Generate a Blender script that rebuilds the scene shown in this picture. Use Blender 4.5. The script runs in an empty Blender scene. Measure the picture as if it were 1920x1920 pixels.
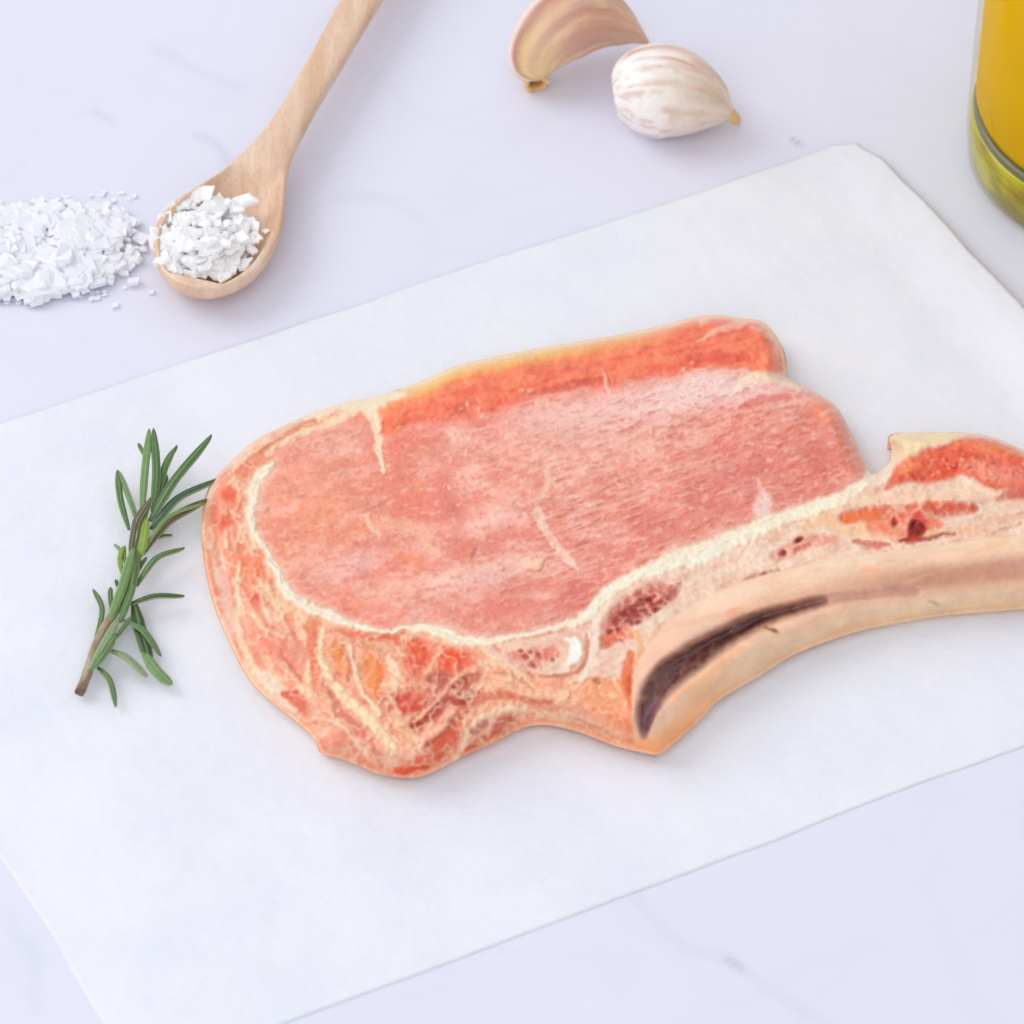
import bpy, math, random
import numpy as np
from mathutils import Vector

# ------------------------------------------------------------------ camera, world, lights
sc = bpy.context.scene
col = sc.collection
random.seed(4)
F = 9000.0                      # focal length in photo pixels (photo is 1920 px square)
PITCH = math.radians(45)
DIST = 1.03
cam_d = bpy.data.cameras.new('camera')
cam = bpy.data.objects.new('camera', cam_d); col.objects.link(cam)
sc.camera = cam
CAM = np.array([0, -DIST*math.cos(PITCH), DIST*math.sin(PITCH)])
cam.location = CAM
cam.rotation_euler = (math.pi/2-PITCH, 0, 0)
cam_d.sensor_width = 36
cam_d.lens = 36*F/1920
cam_d.clip_start = 0.01; cam_d.clip_end = 50
cam_d.dof.use_dof = True
cam_d.dof.focus_distance = DIST+0.005
cam_d.dof.aperture_fstop = 25
sc.render.resolution_x = 1024; sc.render.resolution_y = 1024

w = bpy.data.worlds.new('World'); sc.world = w; w.use_nodes = True
bg = w.node_tree.nodes['Background']
bg.inputs[0].default_value = (0.91, 0.92, 0.985, 1)
bg.inputs[1].default_value = 0.78

def area(name, loc, target, sx, sy, power, colr):
    l = bpy.data.lights.new(name, 'AREA'); l.shape = 'RECTANGLE'; l.size = sx; l.size_y = sy
    l.energy = power; l.color = colr
    o = bpy.data.objects.new(name, l); col.objects.link(o); o.location = loc
    d = Vector(target)-Vector(loc)
    o.rotation_euler = d.to_track_quat('-Z', 'Y').to_euler()
    return o
area('window_light', (-1.15, 0.55, 1.05), (0.0, 0, 0), 1.1, 1.1, 10.4, (1.0, 0.99, 0.975))
area('added_front_fill', (-0.35, -1.25, 1.15), (0.0, 0, 0), 1.3, 1.3, 7.5, (1.0, 0.99, 0.97))  # added fill lamp, brightens the surfaces that face the camera
sc.cycles.max_bounces = 16; sc.cycles.diffuse_bounces = 10; sc.cycles.transmission_bounces = 12
sc.view_settings.view_transform = 'Standard'
try: sc.view_settings.look = 'None'
except Exception: pass
sc.view_settings.exposure = 0.0
sc.view_settings.gamma = 1

# ------------------------------------------------------------------ helpers
def P(px, py, z=0.0):
    """point of the photograph's pixel (px,py) that stands at height z (metres)"""
    px = np.asarray(px, float); py = np.asarray(py, float); z = np.asarray(z, float)
    a = (px-960)/F; b = -(py-960)/F
    dx = a
    dy = math.cos(PITCH) + b*math.sin(PITCH)
    dz = -math.sin(PITCH) + b*math.cos(PITCH)
    t = (z-CAM[2])/dz
    return np.stack(np.broadcast_arrays(CAM[0]+t*dx, CAM[1]+t*dy, z+0*t), -1)

def lin(c):
    c = np.asarray(c, float)/255.0
    return np.where(c <= 0.04045, c/12.92, ((c+0.055)/1.055)**2.4)

def sstep(e0, e1, x):
    t = np.clip((x-e0)/(e1-e0+1e-12), 0, 1); return t*t*(3-2*t)

_lat = {}
def vnoise(x, y, seed=0):
    if seed not in _lat:
        _lat[seed] = np.random.RandomState(seed+11).rand(256, 256)
    L = _lat[seed]
    xi = np.floor(x).astype(int); yi = np.floor(y).astype(int)
    fx = x-xi; fy = y-yi
    fx = fx*fx*(3-2*fx); fy = fy*fy*(3-2*fy)
    a = L[xi % 256, yi % 256]; b = L[(xi+1) % 256, yi % 256]
    c = L[xi % 256, (yi+1) % 256]; d = L[(xi+1) % 256, (yi+1) % 256]
    return (a*(1-fx)+b*fx)*(1-fy)+(c*(1-fx)+d*fx)*fy

def fbm(x, y, s, seed=0, octv=4):
    v = 0; a = 0.5; t = 0
    for i in range(octv):
        v = v+a*vnoise(x/s+17.3*i, y/s+5.1*i, seed+i); t += a; a *= 0.55; s = s/2.03
    return v/t

def catmull(pts, n=8, closed=True):
    pts = [np.array(p, float) for p in pts]; N = len(pts); out = []
    rng = range(N if closed else N-1)
    for i in rng:
        if closed: p0, p1, p2, p3 = pts[i-1], pts[i], pts[(i+1) % N], pts[(i+2) % N]
        else: p0, p1, p2, p3 = pts[max(i-1, 0)], pts[i], pts[i+1], pts[min(i+2, N-1)]
        for k in range(n):
            t = k/n
            out.append(0.5*((2*p1)+(-p0+p2)*t+(2*p0-5*p1+4*p2-p3)*t*t+(-p0+3*p1-3*p2+p3)*t**3))
    if not closed: out.append(pts[-1])
    return np.array(out)

def inside(poly, X, Y):
    r = np.zeros(X.shape, bool); n = len(poly)
    for i in range(n):
        x0, y0 = poly[i]; x1, y1 = poly[(i+1) % n]
        if y0 == y1: continue
        c = ((y0 > Y) != (y1 > Y)) & (X < (x1-x0)*(Y-y0)/(y1-y0)+x0)
        r ^= c
    return r

def polydist(pts, X, Y, closed=False, vals=None):
    """distance, nearest point, interpolated value and segment normal"""
    D = np.full(X.shape, 1e9); NX = np.zeros(X.shape); NY = np.zeros(X.shape); V = np.zeros(X.shape); SX = np.zeros(X.shape); SY = np.zeros(X.shape)
    n = len(pts)
    for i in range(n if closed else n-1):
        a = pts[i]; b = pts[(i+1) % n]; d = b-a; L = d@d+1e-12
        t = np.clip(((X-a[0])*d[0]+(Y-a[1])*d[1])/L, 0, 1)
        qx = a[0]+t*d[0]; qy = a[1]+t*d[1]
        q = np.hypot(X-qx, Y-qy)
        if vals is not None:
            v = vals[i]+(vals[(i+1) % n]-vals[i])*t
            m = (q-v) < (D-V) if i else np.ones(X.shape, bool)
        else:
            v = 0; m = q < D
        D = np.where(m, q, D); NX = np.where(m, qx, NX); NY = np.where(m, qy, NY)
        if vals is not None: V = np.where(m, v, V)
        ll = math.sqrt(L)
        SX = np.where(m, d[1]/ll, SX); SY = np.where(m, -d[0]/ll, SY)
    return D, NX, NY, V, SX, SY

def set_props(o, label=None, cat=None, group=None, kind=None):
    if label: o['label'] = label
    if cat: o['category'] = cat
    if group: o['group'] = group
    if kind: o['kind'] = kind
    return o

def empty(name, loc, label, cat, group=None):
    o = bpy.data.objects.new(name, None); col.objects.link(o)
    o.location = Vector([float(v) for v in loc]); o.empty_display_size = 0.01
    return set_props(o, label, cat, group)

def mesh_obj(name, verts, faces, mat, parent=None, cols=None, smooth=True, normals=None):
    """verts in world space; the object's origin is put at the parent's (or the mesh's own) base"""
    verts = np.asarray(verts, float)
    if parent is not None: org = np.array(parent.location)+(np.array(parent.parent.location) if parent.parent else 0)
    else: org = np.array([verts[:, 0].mean(), verts[:, 1].mean(), verts[:, 2].min()])
    me = bpy.data.meshes.new(name)
    v = verts-org
    if isinstance(faces, np.ndarray):
        nf, k = faces.shape
        me.vertices.add(len(v)); me.vertices.foreach_set('co', v.ravel())
        me.loops.add(nf*k); me.loops.foreach_set('vertex_index', faces.ravel().astype(np.int32))
        me.polygons.add(nf); me.polygons.foreach_set('loop_start', np.arange(0, nf*k, k, dtype=np.int32))
        me.update(calc_edges=True)
    else:
        me.from_pydata([tuple(p) for p in v], [], [tuple(int(i) for i in f) for f in faces]); me.update()
    if cols is not None:
        at = me.color_attributes.new('Col', 'FLOAT_COLOR', 'POINT')
        c4 = np.ones((len(v), 4)); c4[:, :3] = cols
        at.data.foreach_set('color', c4.ravel())
    me.polygons.foreach_set('use_smooth', np.full(len(me.polygons), bool(smooth)))
    me.materials.append(mat)
    if normals is not None:
        me.normals_split_custom_set_from_vertices([tuple(n) for n in normals])
    o = bpy.data.objects.new(name, me); col.objects.link(o)
    if parent is not None:
        o.parent = parent
    else: o.location = Vector(org)
    return o

class Nodes:
    def __init__(s, name):
        s.m = bpy.data.materials.new(name); s.m.use_nodes = True
        s.t = s.m.node_tree; s.b = s.t.nodes['Principled BSDF']
    def n(s, typ, **k):
        x = s.t.nodes.new(typ)
        for a, v in k.items(): setattr(x, a, v)
        return x
    def l(s, a, b): s.t.links.new(a, b)
    def noise(s, scale, detail=4, rough=0.55, vec=None, stretch=None):
        x = s.n('ShaderNodeTexNoise'); x.inputs['Scale'].default_value = scale
        x.inputs['Detail'].default_value = detail; x.inputs['Roughness'].default_value = rough
        g = s.n('ShaderNodeNewGeometry')
        src = g.outputs['Position']
        if stretch is not None:
            mp = s.n('ShaderNodeMapping'); mp.inputs['Rotation'].default_value = stretch[0]; mp.inputs['Scale'].default_value = stretch[1]
            s.l(src, mp.inputs['Vector']); src = mp.outputs['Vector']
        s.l(src, x.inputs['Vector'])
        return x.outputs['Fac']
    def ramp(s, fac, stops):
        r = s.n('ShaderNodeValToRGB'); e = r.color_ramp.elements
        while len(e) < len(stops): e.new(0.5)
        for q, (p, c) in zip(e, stops): q.position = p; q.color = (*c, 1)
        s.l(fac, r.inputs['Fac']); return r.outputs['Color']
    def mul(s, a, b, fac=1.0):
        x = s.n('ShaderNodeMix', data_type='RGBA', blend_type='MULTIPLY'); x.inputs['Factor'].default_value = fac
        s.l(a, x.inputs['A']); s.l(b, x.inputs['B']); return x.outputs['Result']
    def bump(s, h, strength, dist, prev=None):
        x = s.n('ShaderNodeBump'); x.inputs['Strength'].default_value = strength; x.inputs['Distance'].default_value = dist
        s.l(h, x.inputs['Height'])
        if prev is not None: s.l(prev, x.inputs['Normal'])
        s.l(x.outputs['Normal'], s.b.inputs['Normal']); return x.outputs['Normal']
    def attr(s):
        x = s.n('ShaderNodeVertexColor'); x.layer_name = 'Col'; return x.outputs['Color']
    def set(s, **k):
        for a, v in k.items(): s.b.inputs[a.replace('_', ' ')].default_value = v
        return s

# ------------------------------------------------------------------ materials
def mat_meat():
    N = Nodes('raw_meat'); c = N.attr()
    f = N.noise(900, 5, 0.6)
    N.l(N.mul(c, N.ramp(f, [(0.25, (0.86, 0.82, 0.80)), (0.6, (1.0, 1.0, 1.0))]), 0.7), N.b.inputs['Base Color'])
    b1 = N.bump(N.noise(420, 3, 0.6, stretch=((0, 0, -0.5), (0.35, 1.0, 1.0))), 0.6, 0.0008)
    N.bump(N.noise(1800, 3, 0.6), 0.25, 0.0002, b1)
    rr = N.n('ShaderNodeMapRange'); rr.inputs['To Min'].default_value = 0.20; rr.inputs['To Max'].default_value = 0.55
    N.l(N.noise(260, 3), rr.inputs['Value']); N.l(rr.outputs['Result'], N.b.inputs['Roughness'])
    N.set(Specular_IOR_Level=0.4, Coat_Weight=0.18, Coat_Roughness=0.16, Subsurface_Weight=0.12, Subsurface_Scale=0.0015)
    N.b.inputs['Subsurface Radius'].default_value = (1.0, 0.45, 0.3)
    return N.m
def mat_bone():
    N = Nodes('bone_membrane'); c = N.attr()
    f = N.noise(300, 4, 0.6, stretch=((0, 0, -0.25), (0.25, 1, 1)))
    N.l(N.mul(c, N.ramp(f, [(0.3, (0.90, 0.87, 0.85)), (0.65, (1, 1, 1))]), 0.8), N.b.inputs['Base Color'])
    b1 = N.bump(N.noise(240, 3, 0.5, stretch=((0, 0, -0.25), (0.3, 1.0, 1.0))), 0.25, 0.0006)
    N.bump(N.noise(1200, 3, 0.6), 0.2, 0.0002, b1)
    N.set(Roughness=0.30, Specular_IOR_Level=0.5, Coat_Weight=0.15, Coat_Roughness=0.2, Subsurface_Weight=0.12, Subsurface_Scale=0.0015)
    return N.m
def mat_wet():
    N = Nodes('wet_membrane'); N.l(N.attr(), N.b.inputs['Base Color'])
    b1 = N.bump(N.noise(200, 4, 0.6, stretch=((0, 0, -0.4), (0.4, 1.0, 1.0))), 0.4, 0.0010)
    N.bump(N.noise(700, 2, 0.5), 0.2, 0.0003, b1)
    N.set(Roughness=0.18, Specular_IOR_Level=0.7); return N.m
def mat_wood():
    N = Nodes('pale_beech_wood')
    g = N.noise(260, 5, 0.6, stretch=((0, 0, math.radians(24)), (1.0, 0.10, 0.6)))
    s = N.noise(1500, 3, 0.6, stretch=((0, 0, math.radians(24)), (1.0, 0.3, 1.0)))
    a = N.ramp(g, [(0.30, tuple(lin((214, 176, 146)))), (0.50, tuple(lin((226, 194, 168)))), (0.72, tuple(lin((236, 212, 192))))])
    N.l(N.mul(a, N.ramp(s, [(0.30, (0.80, 0.74, 0.70)), (0.52, (1, 1, 1))]), 0.55), N.b.inputs['Base Color'])
    N.bump(s, 0.25, 0.0003)
    N.set(Roughness=0.55, Specular_IOR_Level=0.3)
    return N.m
def mat_salt(tint):
    N = Nodes('salt_crystal')
    f = N.noise(700, 3)
    N.l(N.ramp(f, [(0.3, tuple(np.array(tint)*0.985)), (0.7, tint)]), N.b.inputs['Base Color'])
    N.set(Roughness=0.35, Specular_IOR_Level=0.3)
    tr = N.n('ShaderNodeBsdfTranslucent'); tr.inputs['Color'].default_value = (*tint, 1)
    mx = N.n('ShaderNodeMixShader'); mx.inputs[0].default_value = 0.2
    N.l(N.b.outputs[0], mx.inputs[1]); N.l(tr.outputs[0], mx.inputs[2]); N.l(mx.outputs[0], N.t.nodes['Material Output'].inputs['Surface'])
    return N.m
def mat_paper():
    N = Nodes('parchment_paper')
    f = N.noise(30, 5, 0.6)
    g = N.noise(1400, 3, 0.6)
    a = N.ramp(f, [(0.3, tuple(lin((226, 230, 239)))), (0.7, tuple(lin((235, 236, 242))))])
    N.l(N.mul(a, N.ramp(g, [(0.3, (0.97, 0.97, 0.97)), (0.6, (1, 1, 1))])), N.b.inputs['Base Color'])
    b = N.bump(N.noise(34, 4, 0.55), 0.42, 0.004)
    N.bump(g, 0.12, 0.0002, b)
    N.set(Roughness=0.5, Specular_IOR_Level=0.25)
    return N.m
def mat_marble():
    N = Nodes('polished_white_marble'); c = N.attr()
    wv = N.n('ShaderNodeTexNoise'); wv.inputs['Scale'].default_value = 9; wv.inputs['Detail'].default_value = 7; wv.inputs['Distortion'].default_value = 1.6
    g = N.n('ShaderNodeNewGeometry'); N.l(g.outputs['Position'], wv.inputs['Vector'])
    m1 = N.n('ShaderNodeMath', operation='SUBTRACT'); m1.inputs[1].default_value = 0.5; N.l(wv.outputs['Fac'], m1.inputs[0])
    m2 = N.n('ShaderNodeMath', operation='ABSOLUTE'); N.l(m1.outputs[0], m2.inputs[0])
    vein = N.ramp(m2.outputs[0], [(0.0, (0.982, 0.983, 0.988)), (0.03, (1, 1, 1))])
    cloud = N.ramp(N.noise(14, 4), [(0.3, (0.975, 0.978, 0.985)), (0.7, (1, 1, 1))])
    N.l(N.mul(N.mul(c, vein), cloud), N.b.inputs['Base Color'])
    N.set(Roughness=0.32, Specular_IOR_Level=0.3)
    return N.m
def mat_garlic():
    N = Nodes('garlic_skin'); c = N.attr()
    N.l(N.mul(c, N.ramp(N.noise(900, 4), [(0.3, (0.93, 0.91, 0.90)), (0.6, (1, 1, 1))]), 0.8), N.b.inputs['Base Color'])
    N.bump(N.noise(500, 3, stretch=((0, 0, 0), (0.3, 1, 1))), 0.3, 0.0004)
    N.set(Roughness=0.36, Specular_IOR_Level=0.45, Subsurface_Weight=0.15, Subsurface_Scale=0.002)
    return N.m
def mat_leaf():
    N = Nodes('rosemary_leaf'); c = N.attr()
    N.l(N.mul(c, N.ramp(N.noise(1100, 4), [(0.3, (0.78, 0.80, 0.76)), (0.65, (1, 1, 1))]), 0.8), N.b.inputs['Base Color'])
    N.bump(N.noise(1600, 3), 0.35, 0.0002)
    N.set(Roughness=0.42, Specular_IOR_Level=0.45)
    return N.m
M_WET, M_MEAT, M_BONE, M_WOOD, M_PAPER, M_MARBLE, M_GARLIC, M_LEAF = mat_wet(), mat_meat(), mat_bone(), mat_wood(), mat_paper(), mat_marble(), mat_garlic(), mat_leaf()
M_SALT = mat_salt((0.995, 0.995, 0.998)); M_SALT_T = mat_salt((0.955, 0.965, 0.998))
def mat_glass():
    N = Nodes('clear_glass')
    t = N.n('ShaderNodeBsdfTransparent'); t.inputs['Color'].default_value = (0.97, 0.95, 0.88, 1)
    g = N.n('ShaderNodeBsdfGlossy'); g.inputs['Roughness'].default_value = 0.03
    lw = N.n('ShaderNodeLayerWeight'); lw.inputs['Blend'].default_value = 0.5
    p_ = N.n('ShaderNodeMath', operation='POWER'); p_.inputs[1].default_value = 4.5; N.l(lw.outputs['Facing'], p_.inputs[0])
    fr = N.n('ShaderNodeMath', operation='MULTIPLY_ADD'); fr.inputs[1].default_value = 0.40; fr.inputs[2].default_value = 0.006; N.l(p_.outputs[0], fr.inputs[0])
    mx = N.n('ShaderNodeMixShader'); N.l(fr.outputs[0], mx.inputs[0]); N.l(t.outputs[0], mx.inputs[1]); N.l(g.outputs[0], mx.inputs[2])
    N.t.nodes.remove(N.b); N.l(mx.outputs[0], N.t.nodes['Material Output'].inputs['Surface'])
    return N.m
def mat_oil():
    N = Nodes('olive_oil'); N.set(Roughness=0.5, Specular_IOR_Level=0.0)
    f = N.noise(22, 3, 0.5)
    N.l(N.ramp(f, [(0.35, tuple(lin((214, 170, 0)))), (0.65, tuple(lin((230, 186, 0))))]), N.b.inputs['Base Color'])
    return N.m
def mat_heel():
    N = Nodes('base_refraction_tint'); N.set(Roughness=0.08, Specular_IOR_Level=0.6, Transmission_Weight=0.15, IOR=1.5)  # yellow-green stands in for oil colour refracted through the clear base
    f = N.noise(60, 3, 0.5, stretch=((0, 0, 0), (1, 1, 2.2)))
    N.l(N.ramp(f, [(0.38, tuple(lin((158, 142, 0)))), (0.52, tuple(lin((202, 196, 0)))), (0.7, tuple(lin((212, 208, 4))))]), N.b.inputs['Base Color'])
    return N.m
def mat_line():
    N = Nodes('painted_refraction_line'); N.set(Roughness=0.15); N.b.inputs['Base Color'].default_value = (*lin((112, 112, 84)), 1)  # dark refraction line of the inner bottom edge, painted as a colour
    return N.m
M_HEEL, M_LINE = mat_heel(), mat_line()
M_GLASS, M_OIL = mat_glass(), mat_oil()

# ------------------------------------------------------------------ painter on a regular grid of the table / the chop
class Canvas:
    def __init__(s, x0, x1, y0, y1, step, base):
        s.xs = np.arange(x0, x1+step, step, float); s.ys = np.arange(y0, y1+step, step, float)
        s.X, s.Y = np.meshgrid(s.xs, s.ys)
        s.C = np.zeros(s.X.shape+(3,)); s.C[:] = lin(base); s.Z = np.zeros(s.X.shape)
        s.tex = fbm(s.X, s.Y, 11, 400, 3); s.warp(0)
    def warp(s, amp, scale=22, seed=60):
        s.amp = amp
        s.WX = s.X+amp*(fbm(s.X, s.Y, scale, seed, 3)-0.5)*2+amp*0.35*(fbm(s.X, s.Y, 7, seed+20, 2)-0.5)*2; s.WY = s.Y+amp*(fbm(s.X, s.Y, scale, seed+7, 3)-0.5)*2+amp*0.35*(fbm(s.X, s.Y, 7, seed+27, 2)-0.5)*2
    def _box(s, pts, pad):
        p = np.asarray(pts, float); pad += s.amp
        i0 = np.searchsorted(s.ys, p[:, 1].min()-pad); i1 = np.searchsorted(s.ys, p[:, 1].max()+pad)
        j0 = np.searchsorted(s.xs, p[:, 0].min()-pad); j1 = np.searchsorted(s.xs, p[:, 0].max()+pad)
        return slice(i0, i1), slice(j0, j1)
    def _apply(s, bx, m, c, dz, grain):
        if c is not None and s.tex is not None: m = np.clip(m*(0.80+0.42*s.tex[bx]), 0, 1)
        if grain is not None:
            gs, ga = grain
            n = fbm(s.X[bx], s.Y[bx], gs, 31, 3)
            m = m*np.clip(1-ga+ga*2.2*sstep(0.38, 0.62, n), 0, 1)
        if c is not None: s.C[bx] = s.C[bx]*(1-m[..., None])+lin(c)*m[..., None]
        if dz: s.Z[bx] += m*dz
    def stroke(s, pts, wd, c, a=1.0, soft=0.8, dz=0, grain=None, smooth=True):
        wd = np.full(len(pts), wd, float) if np.isscalar(wd) else np.array(wd, float)
        if smooth and len(pts) > 2:
            q = catmull([(p[0], p[1], w_) for p, w_ in zip(pts, wd)], 5, False); pts = q[:, :2]; wd = q[:, 2]
        else: pts = np.asarray(pts, float)
        mx = wd.max(); bx = s._box(pts, mx*(1+soft)+4)
        D, _, _, V, _, _ = polydist(pts, s.WX[bx], s.WY[bx], vals=wd)
        m = a*(1-sstep(1-soft*0.6, 1+soft*0.6, D/np.maximum(V, 0.3)))
        s._apply(bx, m, c, dz, grain)
    def blob(s, x, y, rx, ry, c, ang=0, a=1.0, soft=0.8, dz=0, grain=None):
        R = max(rx, ry)*(1+soft); bx = s._box([(x, y)], R+4)
        ca, sa = math.cos(math.radians(ang)), math.sin(math.radians(ang))
        u = (s.WX[bx]-x)*ca+(s.WY[bx]-y)*sa; v = -(s.WX[bx]-x)*sa+(s.WY[bx]-y)*ca
        d = np.hypot(u/rx, v/ry)
        s._apply(bx, a*(1-sstep(1-soft*0.7, 1+soft*0.7, d)), c, dz, grain)
    def poly(s, pts, c, feather=5, a=1.0, dz=0, grain=None, smooth=True):
        p = catmull(pts, 5) if smooth else np.asarray(pts, float)
        bx = s._box(p, feather*2+4)
        D = polydist(p, s.WX[bx], s.WY[bx], closed=True)[0]
        sd = np.where(inside(p, s.WX[bx], s.WY[bx]), D, -D)
        s._apply(bx, a*sstep(-feather, feather, sd), c, dz, grain)
        return bx, sd

# ------------------------------------------------------------------ marble table top (one sheet, finer where the photo looks)
def marble():
    e = np.concatenate([np.linspace(-1.2, -0.17, 12)[:-1], np.arange(-0.17, 0.17, 0.0012), np.linspace(0.17, 1.2, 12)])
    X, Y = np.meshgrid(e, e)
    C = np.zeros(X.shape+(3,)); C[:] = lin((225, 226, 240))
    wx = X+0.003*(fbm(X*1000, Y*1000, 14, 5, 3)-0.5)*2; wy = Y+0.003*(fbm(X*1000, Y*1000, 14, 9, 3)-0.5)*2
    def vein(pix, wd, c, a):
        p = np.array([P(x, y)[:2] for x, y in pix]); D = polydist(p, wx, wy)[0]
        m = a*np.exp(-(D/wd)**2); C[:] = C*(1-m[..., None])+lin(c)*m[..., None]
    vein([(1190, 1680), (1240, 1745), (1300, 1785), (1380, 1812), (1470, 1860), (1570, 1925)], 0.0016, (190, 196, 214), 0.17)
    vein([(1370, 1808), (1392, 1815)], 0.0010, (170, 178, 198), 0.45)
    vein([(365, 245), (400, 262), (425, 300)], 0.0014, (190, 196, 218), 0.35)
    vein([(300, 80), (360, 120), (440, 165)], 0.0020, (196, 202, 220), 0.22)
    vein([(640, 370), (720, 380), (800, 420)], 0.0020, (200, 205, 222), 0.22)
    vein([(1480, 262), (1494, 270)], 0.0007, (165, 172, 190), 0.6)
    vein([(170, 210), (215, 232)], 0.0012, (190, 196, 216), 0.3)
    vein([(20, 1720), (60, 1800), (70, 1900)], 0.0020, (195, 200, 220), 0.2)
    n = len(e); idx = np.arange(n*n).reshape(n, n)
    top = np.stack([idx[:-1, :-1], idx[:-1, 1:], idx[1:, 1:], idx[1:, :-1]], -1).reshape(-1, 4)
    V = np.stack([X, Y, 0*X], -1).reshape(-1, 3)
    cs = np.array([[-1.2, -1.2, 0], [1.2, -1.2, 0], [1.2, 1.2, 0], [-1.2, 1.2, 0]]); low = cs+np.array([0, 0, -0.03])
    k = len(V); V = np.vstack([V, cs, low]); cc = np.vstack([C.reshape(-1, 3), np.tile(lin((225, 226, 240)), (8, 1))])
    side = np.array([[k, k+4, k+5, k+1], [k+1, k+5, k+6, k+2], [k+2, k+6, k+7, k+3], [k+3, k+7, k+4, k], [k+7, k+6, k+5, k+4]])
    o = mesh_obj('table_top', V, np.vstack([top, side]), M_MARBLE, cols=cc, smooth=False)
    set_props(o, 'white polished marble table top with faint grey veins', None, None, 'structure')
marble()

# ------------------------------------------------------------------ parchment paper
PAPER_Z = 0.0003
def paper_lift(u, v):
    """height of the sheet; u runs from left (0) to right (1) edge, v from the near (0) to the far (1) edge"""
    z = 0.00015+(PAPER_Z-0.00015+0.0009*sstep(0.35, 1, fbm(u*10, v*10, 1.7, 40, 2)))*sstep(0, 0.12, v)*sstep(0, 0.05, u)
    z = z+0.0052*sstep(0.93, 1.0, u)*(0.6+0.4*np.sin(v*4+0.6))*(1-0.5*sstep(0.93, 1, v))
    z = z+0.0004*sstep(0.85, 1.0, v)
    return z
def paper():
    A = P(-434, 938)[:2]; B = P(1618, 262)[:2]; Cc = P(2458, 1199)[:2]; D = P(264, 2019)[:2]
    nu, nv = 260, 180
    u, v = np.meshgrid(np.linspace(0, 1, nu), np.linspace(0, 1, nv))
    xy = (1-u)[..., None]*((1-v)[..., None]*D+v[..., None]*A)+u[..., None]*((1-v)[..., None]*Cc+v[..., None]*B)
    # rounded far right corner, softly wavy edges
    c1 = sstep(0.965, 1, u)*sstep(0.94, 1, v)
    dirc = (D-B)/np.linalg.norm(D-B)
    xy = xy+c1[..., None]*dirc*0.0035
    wob = 0.0008*(fbm(u*30, v*0+3, 2.5, 44, 2)-0.5)*2*(sstep(0.05, 0, v)+sstep(0.95, 1, v))
    xy[..., 1] += wob
    xy[..., 0] += 0.0010*(fbm(v*30, u*0+3, 3.5, 47, 2)-0.5)*2*(sstep(0.05, 0, u)+sstep(0.95, 1, u))
    z = paper_lift(u, v)
    V = np.concatenate([xy, z[..., None]], -1).reshape(-1, 3)
    idx = np.arange(nu*nv).reshape(nv, nu)
    f = np.stack([idx[:-1, :-1], idx[:-1, 1:], idx[1:, 1:], idx[1:, :-1]], -1).reshape(-1, 4)
    k = len(V); low = V-np.array([0, 0, 0.00012])
    fb = f[:, ::-1]+k
    ring = np.concatenate([idx[0, :], idx[1:, -1], idx[-1, -2::-1], idx[-2:0:-1, 0]])
    r2 = np.roll(ring, -1)
    fs = np.stack([ring, ring+k, r2+k, r2], -1)
    o = mesh_obj('parchment_paper', np.vstack([V, low]), np.vstack([f, fb, fs]), M_PAPER)
    set_props(o, 'large sheet of white parchment paper lying under the raw chop and rosemary', 'paper')
paper()
ZP = 0.0013    # what lies on the sheet rests here

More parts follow.
